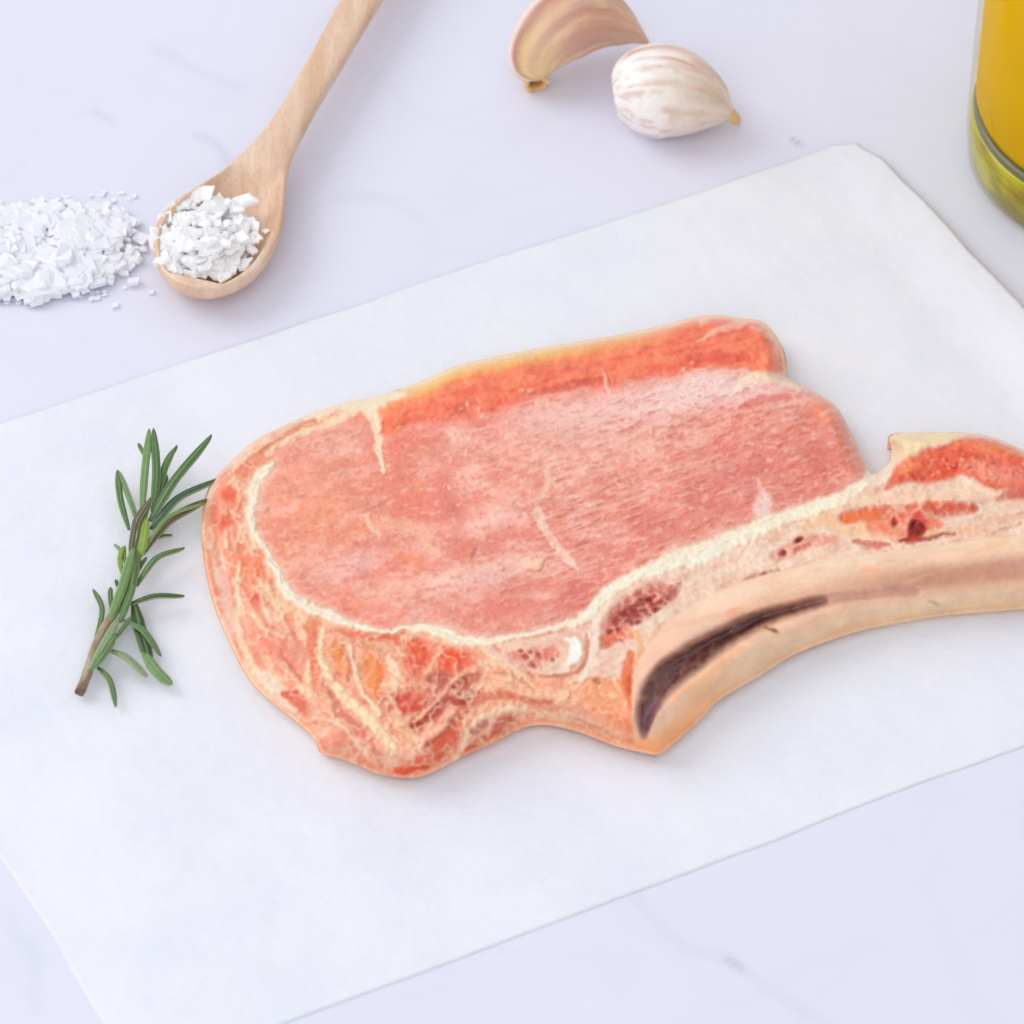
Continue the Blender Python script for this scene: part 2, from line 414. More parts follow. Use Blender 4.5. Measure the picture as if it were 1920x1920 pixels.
# ------------------------------------------------------------------ the chop
def chop():
    OUT = [(379, 965), (385, 930), (400, 900), (430, 868), (480, 825), (540, 795), (600, 769), (660, 752), (705, 743), (750, 729), (800, 711),
           (850, 688), (920, 670), (1000, 654), (1080, 641), (1160, 627), (1240, 611), (1290, 597), (1340, 590), (1390, 596), (1430, 603), (1452, 625),
           (1469, 655), (1476, 688), (1475, 708), (1500, 720), (1540, 742), (1570, 765), (1590, 800), (1608, 840), (1626, 878), (1636, 889), (1652, 882), (1668, 866),
           (1671, 838), (1665, 821), (1680, 812), (1740, 810), (1810, 811), (1863, 820), (1920, 844), (2000, 880), (2080, 915), (2140, 945), (2180, 990),
           (2190, 1050), (2150, 1105), (2060, 1128), (1920, 1143), (1840, 1149), (1758, 1157), (1680, 1170), (1628, 1180), (1566, 1198), (1487, 1229), (1425, 1268),
           (1350, 1312), (1315, 1348), (1269, 1390), (1237, 1414), (1206, 1412), (1150, 1398), (1081, 1372), (1019, 1360), (972, 1369), (925, 1394), (862, 1422),
           (815, 1447), (769, 1460), (706, 1451), (675, 1437), (640, 1424), (602, 1412), (590, 1388), (560, 1357), (520, 1325), (480, 1290), (452, 1250), (430, 1205),
           (412, 1165), (398, 1125), (387, 1080), (379, 1020)]
    out = catmull(OUT, 5)
    K = Canvas(372, 2200, 582, 1470, 2.0, (239, 160, 136))
    X, Y = K.X, K.Y
    K.warp(6, 28)
    SEAM = [(512, 869, 8), (484, 900, 13), (474, 937, 15), (472, 969, 12), (484, 1009, 8), (503, 1041, 8), (522, 1075, 12), (534, 1103, 13), (569, 1131, 12),
            (616, 1153, 13), (662, 1172, 9), (719, 1184, 5), (756, 1178, 7), (803, 1177, 12), (837, 1188, 15), (881, 1203, 13), (928, 1200, 9), (987, 1190, 6),
            (1050, 1175, 8), (1106, 1150, 10), (1120, 1130, 10), (1169, 1092, 11), (1225, 1067, 12), (1269, 1048, 17), (1316, 1036, 20), (1362, 1017, 16),
            (1409, 994, 15), (1456, 976, 15), (1503, 960, 14), (1569, 938, 13), (1612, 912, 11), (1634, 893, 9)]
    CAPL = [(1475, 709), (1428, 699), (1381, 690), (1319, 687), (1272, 702), (1194, 712), (1137, 725), (1075, 728), (1012, 740), (966, 756), (919, 775), (840, 790), (762, 800), (719, 815)]
    loin = [p[:2] for p in SEAM]+[(1626, 878), (1590, 800), (1570, 765)]+CAPL+[(700, 781), (662, 775), (584, 809), (525, 832)]
    BONE = [(1185, 1300), (1196, 1246), (1232, 1188), (1269, 1152), (1362, 1102), (1456, 1073), (1550, 1051), (1650, 1035), (1750, 1022), (1920, 1000), (2200, 968)]
    bonep = BONE+[(2220, 1200), (1920, 1200), (1600, 1250), (1400, 1350), (1237, 1440), (1195, 1400), (1188, 1350)]
    wv = lambda ang, sx, sy, seed, o=4: fbm((X*math.cos(ang)+Y*math.sin(ang))/sx, (-X*math.sin(ang)+Y*math.cos(ang))/sy, 1.0, seed, o)
    # ---- left and lower rim (outer muscle) base: streaked salmon and cream that follow the edge
    D0, NX, NY, _, SX, SY = polydist(out, X, Y, closed=True)
    ins = inside(out, X, Y)
    th = np.arctan2(Y-1030, X-800)
    st = fbm(th*9, D0/9.0, 1.0, 3, 4)
    s1 = sstep(0.42, 0.68, st)[..., None]
    K.C[:] = lin((242, 152, 122))*(1-s1)+lin((250, 205, 172))*s1
    rr = fbm(th*16, D0/20.0, 1.0, 70, 3); m = (sstep(0.60, 0.75, rr)*0.65)[..., None]
    K.C[:] = K.C*(1-m)+lin((232, 110, 84))*m
    # ---- loin
    bx, sdl = K.poly(loin, (233, 142, 122), 3)
    mask = np.zeros(X.shape); mask[bx] = sstep(-3, 3, sdl)
    n1 = wv(-0.28, 60, 26, 1); n2 = wv(-0.30, 34, 7.5, 2); n3 = wv(0.1, 9, 6, 4)
    L = np.zeros(X.shape+(3,)); L[:] = lin((234, 143, 124))
    gx = sstep(480, 900, X)
    L = L*(1-(1-gx)[..., None]*0.6)+lin((240, 152, 122))*((1-gx)[..., None]*0.6)
    def lay(Lx, c, m): return Lx*(1-m[..., None])+lin(c)*m[..., None]
    L = lay(L, (246, 178, 162), sstep(0.48, 0.72, n1)*0.75)
    L = lay(L, (222, 118, 106), sstep(0.52, 0.30, n1)*0.55)
    rightm = sstep(880, 1100, X)
    L = lay(L, (245, 176, 160), sstep(0.5, 0.72, n2)*(0.25+0.5*rightm))
    L = lay(L, (214, 120, 108), sstep(0.47, 0.28, n2)*(0.2+0.42*rightm))
    L = lay(L, (252, 214, 200), sstep(0.62, 0.8, n3)*0.35)
    K.C[:] = K.C*(1-mask[..., None])+L*mask[..., None]
    def clip_to(m0):       # keep later big soft paints inside the loin
        return m0*mask
    def soft(x, y, rx, ry, ang, c, a):
        ca, sa = math.cos(math.radians(ang)), math.sin(math.radians(ang))
        u = (K.WX-x)*ca+(K.WY-y)*sa; v = -(K.WX-x)*sa+(K.WY-y)*ca
        m = a*np.exp(-((u/rx)**2+(v/ry)**2))*mask*(0.55+0.9*n2)
        K.C[:] = K.C*(1-np.clip(m, 0, 1)[..., None])+lin(c)*np.clip(m, 0, 1)[..., None]
    soft(1230, 755, 230, 32, -9, (247, 205, 200), 0.95); soft(1340, 725, 120, 22, 4, (250, 214, 208), 0.9)
    soft(1080, 830, 150, 60, -12, (244, 186, 170), 0.6)
    soft(1420, 880, 130, 90, -20, (214, 112, 104), 0.55); soft(1540, 870, 70, 70, 50, (216, 96, 84), 0.65)
    soft(1280, 970, 190, 50, -18, (222, 118, 110), 0.5); soft(1545, 770, 26, 22, 20, (250, 140, 104), 0.8)
    soft(590, 960, 110, 90, 0, (240, 146, 112), 0.7); soft(560, 870, 70, 40, -20, (240, 158, 140), 0.5)
    soft(760, 930, 60, 40, 40, (226, 116, 92), 0.7); soft(860, 1000, 26, 60, -15, (214, 104, 84), 0.75); soft(830, 900, 20, 60, -8, (222, 118, 104), 0.5)
    soft(660, 1060, 90, 22, -20, (246, 188, 178), 0.7); soft(900, 1080, 120, 24, -16, (248, 198, 186), 0.75); soft(930, 970, 80, 22, -18, (247, 192, 178), 0.75)
    soft(770, 1050, 36, 22, 10, (242, 132, 100), 0.7); soft(680, 1140, 60, 24, 10, (238, 118, 92), 0.65)
    soft(790, 1090, 160, 14, -14, (250, 196, 170), 0.5); soft(970, 1140, 130, 30, -8, (218, 114, 100), 0.55); soft(1090, 1110, 60, 26, -30, (216, 100, 88), 0.6)
    soft(760, 830, 60, 30, 0, (232, 112, 90), 0.6)
    soft(1000, 1060, 40, 16, 0, (240, 196, 168), 0.55)
    sp_ = fbm(X*0.8+0.3*Y, Y*1.8, 13, 170, 3)
    m = (sstep(0.58, 0.76, sp_)*mask*0.32)[..., None]; K.C[:] = K.C*(1-m)+lin((253, 206, 188))*m
    m = (sstep(0.40, 0.27, sp_)*mask*0.45)[..., None]; K.C[:] = K.C*(1-m)+lin((214, 112, 96))*m
    # ---- cap muscle along the far edge
    cap = [(719, 815), (712, 785), (745, 735)]+[(800, 705), (850, 682), (920, 664), (1000, 648), (1160, 620), (1290, 588), (1390, 588), (1440, 596), (1480, 655), (1480, 706)]+CAPL[1:-1]
    bx, sdc = K.poly(cap, (244, 124, 96), 6)
    mc = np.zeros(X.shape); mc[bx] = sstep(-9, 5, sdc); mc *= (X > 715)
    n4 = wv(-0.2, 24, 9, 8); nn = fbm(X, Y, 14, 15, 3)
    def capm(c, m):
        m = np.clip(m*mc, 0, 1)[..., None]; K.C[:] = K.C*(1-m)+lin(c)*m
    capm((250, 140, 104), sstep(0.45, 0.7, n4)*0.7)
    capm((228, 92, 74), sstep(0.5, 0.3, n4)*0.5)
    edge = 1-sstep(6, 44, D0+14*(nn-0.5))
    capm((250, 178, 110), edge*(1-sstep(1180, 1300, X))*0.85)
    e2 = 1-sstep(4, 30, D0+8*(nn-0.5))
    capm((248, 200, 112), e2*(1-sstep(1000, 1150, X))*sstep(730, 800, X)*0.95)
    capm((252, 214, 168), (1-sstep(2, 12, D0))*0.7)
    capm((250, 196, 170), sstep(0.55, 0.7, nn)*sstep(1270, 1300, X)*(1-sstep(6, 26, D0))*0.9)
    K.stroke([(1385, 606), (1350, 620), (1310, 640)], [7, 6, 3], (252, 190, 165), 0.7)
    K.stroke([(1475, 690), (1468, 655), (1448, 620)], 5, (250, 190, 130), 0.7)
    K.stroke([(1000, 738), (1075, 722), (1140, 715)], [6, 8, 5], (198, 74, 62), 0.75)
    K.stroke([(1300, 672), (1345, 668), (1400, 672)], [8, 12, 8], (214, 84, 76), 0.6)
    K.stroke([(860, 770), (890, 790), (905, 795)], [9, 9, 5], (214, 100, 76), 0.7)
    K.stroke([(x, y+3) for x, y in CAPL[4:-1]], 13, (242, 142, 124), 0.5, soft=1.4, grain=(16, 0.4))
    for x, y in [(868, 772), (892, 768), (878, 762), (901, 782), (845, 820), (850, 828), (842, 812), (880, 820), (845, 912), (880, 885), (875, 840), (1000, 735), (985, 730), (1283, 690), (1275, 700), (1300, 682)]:
        K.blob(x+random.uniform(-4, 4), y+random.uniform(-4, 4), random.uniform(2.5, 6), random.uniform(2.5, 5), (250, 208, 188), random.uniform(0, 180), random.uniform(0.4, 0.8))
    K.stroke([(1130, 695), (1136, 712), (1142, 735)], [1.5, 3, 3], (252, 196, 180), 0.7)
    # pale fold and red right part
    K.stroke([(1370, 735), (1400, 716), (1440, 706), (1500, 728)], [5, 9, 10, 5], (250, 222, 196), 0.85)
    K.stroke([(1390, 765), (1430, 748), (1480, 745)], [6, 9, 6], (220, 106, 98), 0.7)
    K.stroke([(1400, 760), (1440, 772), (1500, 760)], [2, 3, 2], (196, 76, 72), 0.4)
    for i in range(90):
        x = random.uniform(1280, 1610); y = random.uniform(760, 930); l = random.uniform(8, 22)
        ang = random.uniform(-0.7, 0.3)
        c = random.choice([(250, 186, 168), (200, 88, 82), (246, 160, 140)])
        K.stroke([(x, y), (x+l*math.cos(ang), y+l*math.sin(ang))], random.uniform(1.5, 3.2), c, 0.4, smooth=False)
    # ---- seam between the two muscles on the left, thin cream lines
    K.stroke([(690, 765), (703, 785), (709, 812), (716, 859), (722, 888)], [14, 10, 6, 4, 2.5], (252, 222, 190), 0.9)
    K.blob(706, 757, 26, 12, (253, 236, 202), -12, 0.95)
    K.stroke([(662, 772), (584, 806), (525, 830), (500, 850)], [9, 6, 6, 5], (252, 216, 180), 0.85)
    K.stroke([(575, 780), (640, 762), (700, 752), (760, 738)], [6, 9, 12, 6], (252, 232, 192), 0.9)
    K.stroke([(453, 872), (500, 838), (537, 810), (590, 785)], [5, 6, 5, 4], (216, 136, 104), 0.7)
    K.stroke([(430, 890), (470, 850), (530, 812)], 3, (250, 214, 178), 0.6)
    K.stroke([(690, 970), (700, 992), (712, 1000)], [6, 5, 3], (250, 200, 168), 0.8)
    K.stroke([(700, 985), (745, 982), (790, 1000), (815, 1040)], [5, 10, 9, 4], (247, 178, 146), 0.6)
    K.stroke([(1008, 950), (1015, 975), (1035, 1010), (1060, 1042), (1085, 1068)], [5, 10, 6, 9, 4], (250, 212, 194), 0.75, grain=(12, 0.35))
    K.stroke([(1030, 870), (1028, 905), (1015, 935)], [5, 7, 5], (248, 196, 170), 0.7)
    K.stroke([(1003, 948), (1025, 945)], 2, (190, 100, 80), 0.5, smooth=False)
    K.blob(1432, 948, 15, 26, (250, 218, 208), 4, 0.9)
    K.stroke([(1425, 900), (1430, 930)], 4, (244, 180, 165), 0.7, smooth=False)
    for x, y in [(985, 1055), (1008, 1052)]: K.blob(x, y, 10, 10, (248, 206, 176), 0, 0.7)
    K.stroke([(1020, 1050), (1012, 1068), (990, 1072)], 2.2, (196, 110, 84), 0.6)
    K.stroke([(885, 1045), (892, 1030)], 4, (196, 84, 66), 0.6, smooth=False)
    # ---- outer rim on the left
    for x, y, rx, ry, c, an in [(431, 928, 17, 13, (228, 92, 68), 30), (422, 978, 16, 12, (232, 96, 74), -35), (407, 1003, 9, 14, (244, 140, 96), 0), (470, 1062, 28, 26, (245, 128, 88), 0),
                                (475, 1122, 13, 12, (228, 86, 76), -30), (455, 880, 15, 12, (232, 128, 104), -40), (540, 1225, 34, 60, (238, 146, 124), -25), (478, 1200, 18, 50, (240, 142, 120), -15),
                                (545, 1140, 32, 14, (246, 172, 134), 30), (590, 1165, 14, 26, (240, 134, 92), 10)]:
        K.blob(x, y, rx, ry, c, an, 0.8, grain=(12, 0.35))
    K.stroke([(418, 1070), (421, 1110), (430, 1195)], [8, 10, 8], (247, 196, 178), 0.8)
    K.stroke([(447, 1060), (446, 1110), (450, 1203), (481, 1262), (525, 1312), (580, 1352)], [4, 5, 6, 8, 7, 5], (252, 216, 182), 0.85)
    K.stroke([(475, 1100), (525, 1128), (569, 1162), (600, 1185)], [5, 6, 7, 6], (250, 204, 160), 0.85)
    K.stroke([(470, 1140), (500, 1180), (535, 1190)], [3, 5, 3], (250, 206, 166), 0.6)
    K.stroke([(584, 1172), (590, 1225), (592, 1280)], [10, 10, 8], (238, 132, 96), 0.85)
    K.stroke([(578, 1235), (580, 1290), (598, 1330)], [3, 5, 4], (250, 200, 160), 0.6)
    K.stroke([(497, 1272), (520, 1302), (552, 1330)], [15, 14, 7], (253, 228, 204), 0.85)
    K.stroke([(532, 1300), (560, 1315), (588, 1350)], [6, 12, 9], (228, 96, 70), 0.9)
    K.stroke([(525, 1215), (545, 1250), (575, 1285)], [3, 4, 3], (222, 110, 90), 0.6)
    K.stroke([(455, 1290), (500, 1320)], 3, (250, 216, 190), 0.6, smooth=False)
    m = ((1-sstep(1, 10, D0+6*(fbm(X, Y, 16, 610, 2)-0.5)))*(X < 640)*0.55)[..., None]; K.C[:] = K.C*(1-m)+lin((251, 208, 166))*m
    # ---- lower flap: cream webbing with red muscle pockets
    K.poly([(600, 1180), (660, 1186), (730, 1198), (800, 1196), (850, 1205), (900, 1215), (990, 1260), (1060, 1275), (1185, 1290), (1190, 1420), (1019, 1380), (960, 1390), (800, 1470), (700, 1470), (598, 1425), (575, 1340), (598, 1280)],
           (243, 176, 144), 8)
    bb = sstep(0.5, 0.7, wv(0.5, 34, 9, 22))[..., None]*0.45*(inside([(600, 1180), (900, 1215), (1185, 1280), (1190, 1420), (960, 1400), (700, 1480), (575, 1400)], X, Y))[..., None]
    K.C[:] = K.C*(1-bb)+lin((228, 120, 92))*bb
    K.stroke([(622, 1184), (681, 1190), (735, 1200), (790, 1208)], [5, 8, 7, 4], (234, 124, 92), 0.85)
    K.stroke([(690, 1215), (740, 1222), (765, 1222)], [3, 4, 3], (216, 160, 128), 0.7)
    K.blob(636, 1232, 13, 34, (244, 146, 92), -14, 0.95); K.stroke([(652, 1218), (658, 1250), (652, 1275)], 3, (205, 112, 78), 0.7)
    K.blob(699, 1264, 22, 40, (244, 148, 92), -6, 0.95); K.stroke([(706, 1238), (716, 1268), (708, 1310)], [4, 7, 3], (238, 126, 76), 0.7)
    K.stroke([(606, 1180), (601, 1231), (628, 1287), (675, 1331), (725, 1385), (740, 1415)], [5.6, 6.2, 7.4, 8.7, 8.7, 6.2], (250, 222, 184), 0.85)
    K.stroke([(656, 1215), (668, 1270), (690, 1312), (715, 1340)], [3.7, 4.3, 5.0, 3.7], (252, 226, 190), 0.9)
    K.stroke([(730, 1232), (742, 1270), (728, 1318)], [6, 7, 5], (250, 214, 184), 0.9)
    K.stroke([(622, 1300), (640, 1337), (672, 1362), (700, 1405), (716, 1440)], [6, 9, 8, 6, 4], (216, 124, 106), 0.85)
    K.stroke([(618, 1350), (650, 1370), (672, 1400), (690, 1432)], [3.1, 2.5, 1.9, 1.9], (250, 212, 186), 0.8)
    K.stroke([(606, 1392), (635, 1388), (665, 1412), (700, 1445)], [9, 14, 10, 6], (238, 146, 116), 0.9)
    K.stroke([(672, 1432), (700, 1448), (745, 1455)], 4, (206, 110, 88), 0.7)
    K.blob(783, 1232, 24, 36, (224, 84, 58), 16, 0.95, grain=(10, 0.2), dz=-0.3)
    K.blob(849, 1238, 36, 26, (232, 78, 44), 0, 0.97, grain=(10, 0.2), dz=-0.25)
    K.stroke([(800, 1262), (812, 1240), (832, 1218)], [4, 4, 3], (248, 186, 150), 0.8)
    K.blob(822, 1277, 26, 20, (176, 72, 58), -20, 0.9, dz=-0.3)
    K.blob(762, 1318, 40, 26, (206, 64, 50), -10, 0.95, grain=(12, 0.3), dz=-0.4)
    K.blob(878, 1290, 32, 34, (172, 72, 56), 25, 0.95, grain=(11, 0.3), dz=-0.4)
    K.stroke([(775, 1365), (800, 1340), (840, 1318), (872, 1310)], [12, 18, 16, 10], (178, 64, 54), 0.92, dz=-0.4)
    K.stroke([(740, 1335), (750, 1360), (790, 1390)], [8, 10, 5], (246, 196, 150), 0.7)
    K.stroke([(776, 1352), (815, 1320), (845, 1285), (870, 1262), (905, 1250)], [3, 4, 4, 5, 6], (248, 176, 150), 0.85)
    K.stroke([(790, 1336), (812, 1310)], 3, (226, 130, 116), 0.7, smooth=False)
    K.blob(810, 1286, 15, 6, (246, 160, 140), 5, 0.9)
    K.stroke([(733, 1422), (780, 1395), (820, 1368), (852, 1325)], [6, 8, 8, 5], (248, 180, 154), 0.9)
    K.stroke([(800, 1398), (838, 1375), (862, 1345), (880, 1318)], [4, 8, 10, 8], (184, 78, 54), 0.85)
    K.stroke([(748, 1446), (800, 1425), (842, 1392), (865, 1362)], [10, 14, 14, 6], (228, 92, 60), 0.95)
    K.stroke([(765, 1448), (800, 1436)], 6, (218, 66, 40), 0.7, smooth=False)
    K.stroke([(845, 1438), (868, 1402), (885, 1365), (930, 1332), (985, 1328)], [3.7, 5.0, 4.3, 5.6, 3.7], (250, 214, 178), 0.9)
    K.stroke([(872, 1418), (900, 1390), (925, 1378)], [7, 9, 6], (210, 104, 72), 0.9)
    K.stroke([(886, 1372), (905, 1362), (912, 1352)], 6, (170, 110, 96), 0.7)
    K.stroke([(930, 1372), (942, 1352), (960, 1345)], [10, 11, 7], (204, 102, 76), 0.9)
    K.stroke([(916, 1380), (922, 1350), (930, 1338)], 4, (248, 196, 166), 0.8)
    K.stroke([(858, 1345), (885, 1318), (930, 1306), (990, 1312), (1030, 1316)], [5, 8, 7, 6, 4], (216, 114, 86), 0.85)
    K.stroke([(890, 1290), (950, 1280), (1000, 1296), (1060, 1310)], [7, 10, 10, 6], (248, 190, 152), 0.8)
    K.stroke([(930, 1262), (965, 1270), (1000, 1290)], [3, 3.5, 2], (196, 142, 110), 0.7)
    K.stroke([(900, 1245), (940, 1246), (985, 1268)], [4.3, 3.7, 3.1], (250, 204, 168), 0.8)
    K.stroke([(1010, 1340), (1070, 1345), (1140, 1375)], [8, 8, 6], (246, 200, 164), 0.7)
    K.stroke([(1080, 1350), (1120, 1368), (1160, 1385)], [3, 4, 3], (214, 140, 110), 0.6)
    K.poly([(1085, 1290), (1120, 1262), (1180, 1250), (1190, 1300), (1196, 1360), (1215, 1405), (1180, 1392), (1120, 1350)], (246, 166, 124), 10, 0.9)
    K.stroke([(1150, 1345), (1175, 1362), (1200, 1385)], [8, 10, 7], (240, 130, 96), 0.8)
    K.blob(1122, 1278, 8, 5, (170, 120, 70), 0, 0.7)
    K.stroke([(1070, 1278), (1150, 1250), (1190, 1230)], [3.1, 5.0, 3.7], (250, 208, 170), 0.8)
    K.stroke([(1165, 1388), (1215, 1408), (1240, 1400)], 4, (238, 150, 100), 0.7)
    def web(mask_, sc_, seed, c, wdt, al):
        n = fbm(K.WX, K.WY, sc_, seed, 3); m = (np.exp(-((n-0.5)/wdt)**2)*al*mask_)[..., None]; K.C[:] = K.C*(1-m)+lin(c)*m
    outer_m = (1-mask)*(1-mc)*((X < 640) | (Y > 1180))
    web(outer_m, 42, 140, (253, 226, 194), 0.020, 0.55); web(outer_m, 24, 150, (214, 112, 88), 0.022, 0.35)
    flap_m = outer_m*(Y > 1190)*(X > 590)*(X < 1190)
    web(flap_m, 40, 160, (254, 230, 198), 0.020, 0.34); web(flap_m, 26, 165, (190, 80, 60), 0.025, 0.30)
    # ---- chine band between the white line and the bone
    band = [(905, 1212), (985, 1200), (1050, 1186), (1112, 1160), (1130, 1130), (1175, 1100), (1230, 1078), (1290, 1062), (1362, 1036), (1456, 994), (1569, 952), (1634, 905), (1668, 868), (1671, 830), (1660, 805),
            (1750, 800), (1870, 812), (2200, 940), (2200, 985)]+BONE[::-1][1:]+[(1160, 1270), (1080, 1272), (1000, 1262), (930, 1240)]
    K.poly(band, (240, 206, 184), 5)
    nb = wv(-0.33, 50, 12, 26); mb = np.zeros(X.shape); mb[inside(band, X, Y)] = 1
    for c, m in [((236, 184, 164), sstep(0.5, 0.7, nb)*0.7), ((250, 224, 204), sstep(0.5, 0.3, nb)*0.6)]:
        m = (m*mb)[..., None]; K.C[:] = K.C*(1-m)+lin(c)*m
    K.stroke([(925, 1222), (960, 1222), (1050, 1200)], [8, 14, 8], (242, 190, 170), 0.7)
    K.stroke([(925, 1210), (940, 1222)], 4, (214, 130, 116), 0.6, smooth=False)
    K.stroke([(968, 1234), (1000, 1236), (1040, 1222)], [12, 20, 14], (222, 128, 106), 0.9, grain=(9, 0.5), dz=-0.2)
    for x, y, r in [(985, 1232, 7), (1001, 1248, 6), (978, 1222, 5), (1012, 1228, 5), (1040, 1235, 5), (995, 1222, 4)]: K.blob(x, y, r, r*0.8, (176, 62, 54), 30, 0.85, dz=-0.25)
    K.stroke([(1056, 1185), (1085, 1196), (1092, 1222), (1070, 1258)], [5, 8, 10, 6], (240, 184, 158), 0.8)
    K.stroke([(1064, 1196), (1078, 1206), (1079, 1228), (1064, 1246)], [4, 9, 9, 4], (255, 250, 240), 0.97, dz=0.3)
    K.stroke([(1098, 1185), (1100, 1225), (1085, 1256), (1050, 1268), (1010, 1268)], [2.5, 3, 4, 4, 3], (214, 128, 100), 0.8)
    K.stroke([(1120, 1150), (1117, 1200), (1110, 1245), (1090, 1275)], [8, 8, 7, 5], (251, 224, 206), 0.9)
    K.stroke([(1135, 1205), (1165, 1160), (1215, 1125), (1258, 1108)], [10, 24, 26, 12], (198, 92, 80), 0.92, grain=(12, 0.3), dz=-0.35)
    K.stroke([(1150, 1180), (1185, 1150), (1225, 1128)], [10, 16, 10], (150, 46, 42), 0.75, grain=(7, 0.9), dz=-0.3)
    for i in range(46):
        t = random.random(); x = 1140+t*120+random.gauss(0, 8); y = 1188-t*80+random.gauss(0, 13)
        K.blob(x, y, random.uniform(3, 7), random.uniform(2.5, 5), random.choice([(132, 34, 34), (156, 50, 46), (226, 130, 112), (240, 160, 140)]), random.uniform(-60, 60), 0.8, dz=-0.1)
    K.stroke([(1135, 1200), (1160, 1192), (1190, 1188)], [9, 10, 6], (232, 124, 92), 0.8, grain=(8, 0.4))
    K.stroke([(1250, 1120), (1262, 1112), (1272, 1095)], 6, (176, 112, 110), 0.6)
    K.stroke([(1195, 1185), (1205, 1210), (1186, 1262)], [5, 6, 6], (246, 176, 130), 0.8)
    K.stroke([(1186, 1225), (1177, 1275), (1186, 1325)], [6, 11, 8], (236, 116, 70), 0.9)
    K.blob(1182, 1290, 8, 16, (222, 82, 42), 0, 0.8)
    K.stroke([(1395, 1090), (1430, 1076), (1460, 1066)], [3, 4, 2], (196, 146, 128), 0.7)
    K.blob(1431, 1075, 7, 4, (188, 116, 104), -20, 0.8)
    K.stroke([(1455, 1042), (1490, 1028), (1530, 1014), (1570, 1010)], [10, 16, 12, 6], (234, 158, 138), 0.9, grain=(14, 0.3))
    K.stroke([(1495, 1032), (1520, 1022)], 5, (216, 112, 96), 0.7, smooth=False)
    K.blob(1500, 1012, 11, 5, (140, 56, 44), -30, 0.95, dz=-0.4); K.blob(1466, 1038, 8, 6, (168, 70, 78), -25, 0.95, dz=-0.3)
    K.stroke([(1510, 990), (1550, 972), (1600, 990), (1680, 1000)], [8, 12, 14, 12], (248, 196, 158), 0.85)
    K.stroke([(1640, 985), (1700, 985), (1760, 980)], [14, 24, 12], (240, 132, 104), 0.9, grain=(13, 0.3))
    K.stroke([(1582, 972), (1630, 962), (1690, 958), (1758, 950), (1830, 956)], [8, 12, 12, 15, 7], (224, 98, 68), 0.9, soft=1.3, grain=(12, 0.45), dz=-0.3)
    K.stroke([(1590, 970), (1640, 968)], 9, (234, 114, 64), 0.8, smooth=False)
    K.stroke([(1740, 958), (1790, 956), (1830, 950)], [8, 11, 7], (194, 82, 68), 0.75, soft=1.3, grain=(9, 0.6))
    K.stroke([(1722, 968), (1728, 988), (1708, 1012)], [9, 14, 10], (206, 58, 48), 0.85)
    K.blob(1722, 990, 14, 13, (124, 2, 2), -30, 0.97, soft=0.5, dz=-0.7); K.blob(1680, 978, 7, 9, (170, 26, 26), 10, 0.95, dz=-0.4); K.blob(1712, 1003, 9, 7, (150, 16, 16), 10, 0.9)
    K.stroke([(1600, 1014), (1640, 1022), (1670, 1020)], [4, 7, 3], (212, 104, 84), 0.8, soft=1.3)
    K.stroke([(1690, 1012), (1740, 1008), (1790, 1000)], [4, 5, 3], (168, 56, 40), 0.85)
    K.stroke([(1740, 1000), (1790, 994), (1830, 990)], [6, 7, 4], (236, 190, 150), 0.7)
    K.stroke([(1602, 946), (1700, 934), (1811, 926), (1920, 915)], [7, 8, 7, 6], (252, 208, 180), 0.85)
    K.stroke([(1860, 1000), (1900, 985), (1918, 978)], [2, 3, 3], (200, 164, 132), 0.6)
    K.stroke([(1870, 935), (1900, 925), (1960, 925), (2080, 950)], [5, 12, 14, 16], (208, 92, 78), 0.85, grain=(12, 0.3))
    rb = [(1665, 918), (1672, 895), (1692, 868), (1730, 848), (1790, 826), (1860, 824), (1920, 848), (2000, 884), (2140, 950), (2100, 960), (1990, 925), (1920, 916), (1860, 914), (1830, 898), (1800, 890), (1750, 904), (1700, 906)]
    K.poly(rb, (230, 100, 76), 6, 0.95)
    for c, x, y, rx, ry, an in [((214, 74, 58), 1795, 866, 50, 16, -15), ((240, 140, 88), 1700, 876, 22, 14, -25), ((250, 140, 104), 1850, 838, 60, 12, 12), ((206, 80, 60), 1712, 896, 34, 10, -10), ((176, 40, 34), 1794, 872, 10, 7, -20), ((246, 160, 140), 1860, 885, 50, 14, 20), ((232, 130, 120), 1905, 890, 40, 16, 20)]:
        K.blob(x, y, rx, ry, c, an, 0.8, grain=(10, 0.5))
    for i in range(110):
        x = random.uniform(1690, 1960); y = random.uniform(835, 900)
        K.blob(x, y, random.uniform(2, 6), random.uniform(1.5, 3), random.choice([(250, 176, 150), (250, 160, 120), (200, 60, 48)]), random.uniform(-50, 50), 0.5)
    K.poly([(1668, 880), (1676, 845), (1668, 822), (1680, 812), (1740, 812), (1820, 812), (1780, 826), (1730, 842), (1696, 862)], (246, 222, 178), 6, 0.95)
    K.stroke([(1640, 905), (1660, 890), (1672, 862)], [8, 9, 8], (250, 226, 200), 0.9)
    # ---- bone side
    K.warp(3, 40)
    bx, sdb = K.poly(bonep, (238, 202, 174), 3)
    mbone = np.zeros(X.shape); mbone[bx] = sstep(-3, 3, sdb)
    dB = polydist(catmull(BONE, 5, False), X, Y)[0]
    bq = dB/(dB+D0+1e-6)
    nbn = wv(-0.3, 90, 14, 33)
    def bm(c, m):
        m = np.clip(m*mbone, 0, 1)[..., None]; K.C[:] = K.C*(1-m)+lin(c)*m
    bm((250, 218, 192), (1-sstep(0.02, 0.28, bq))*0.8)
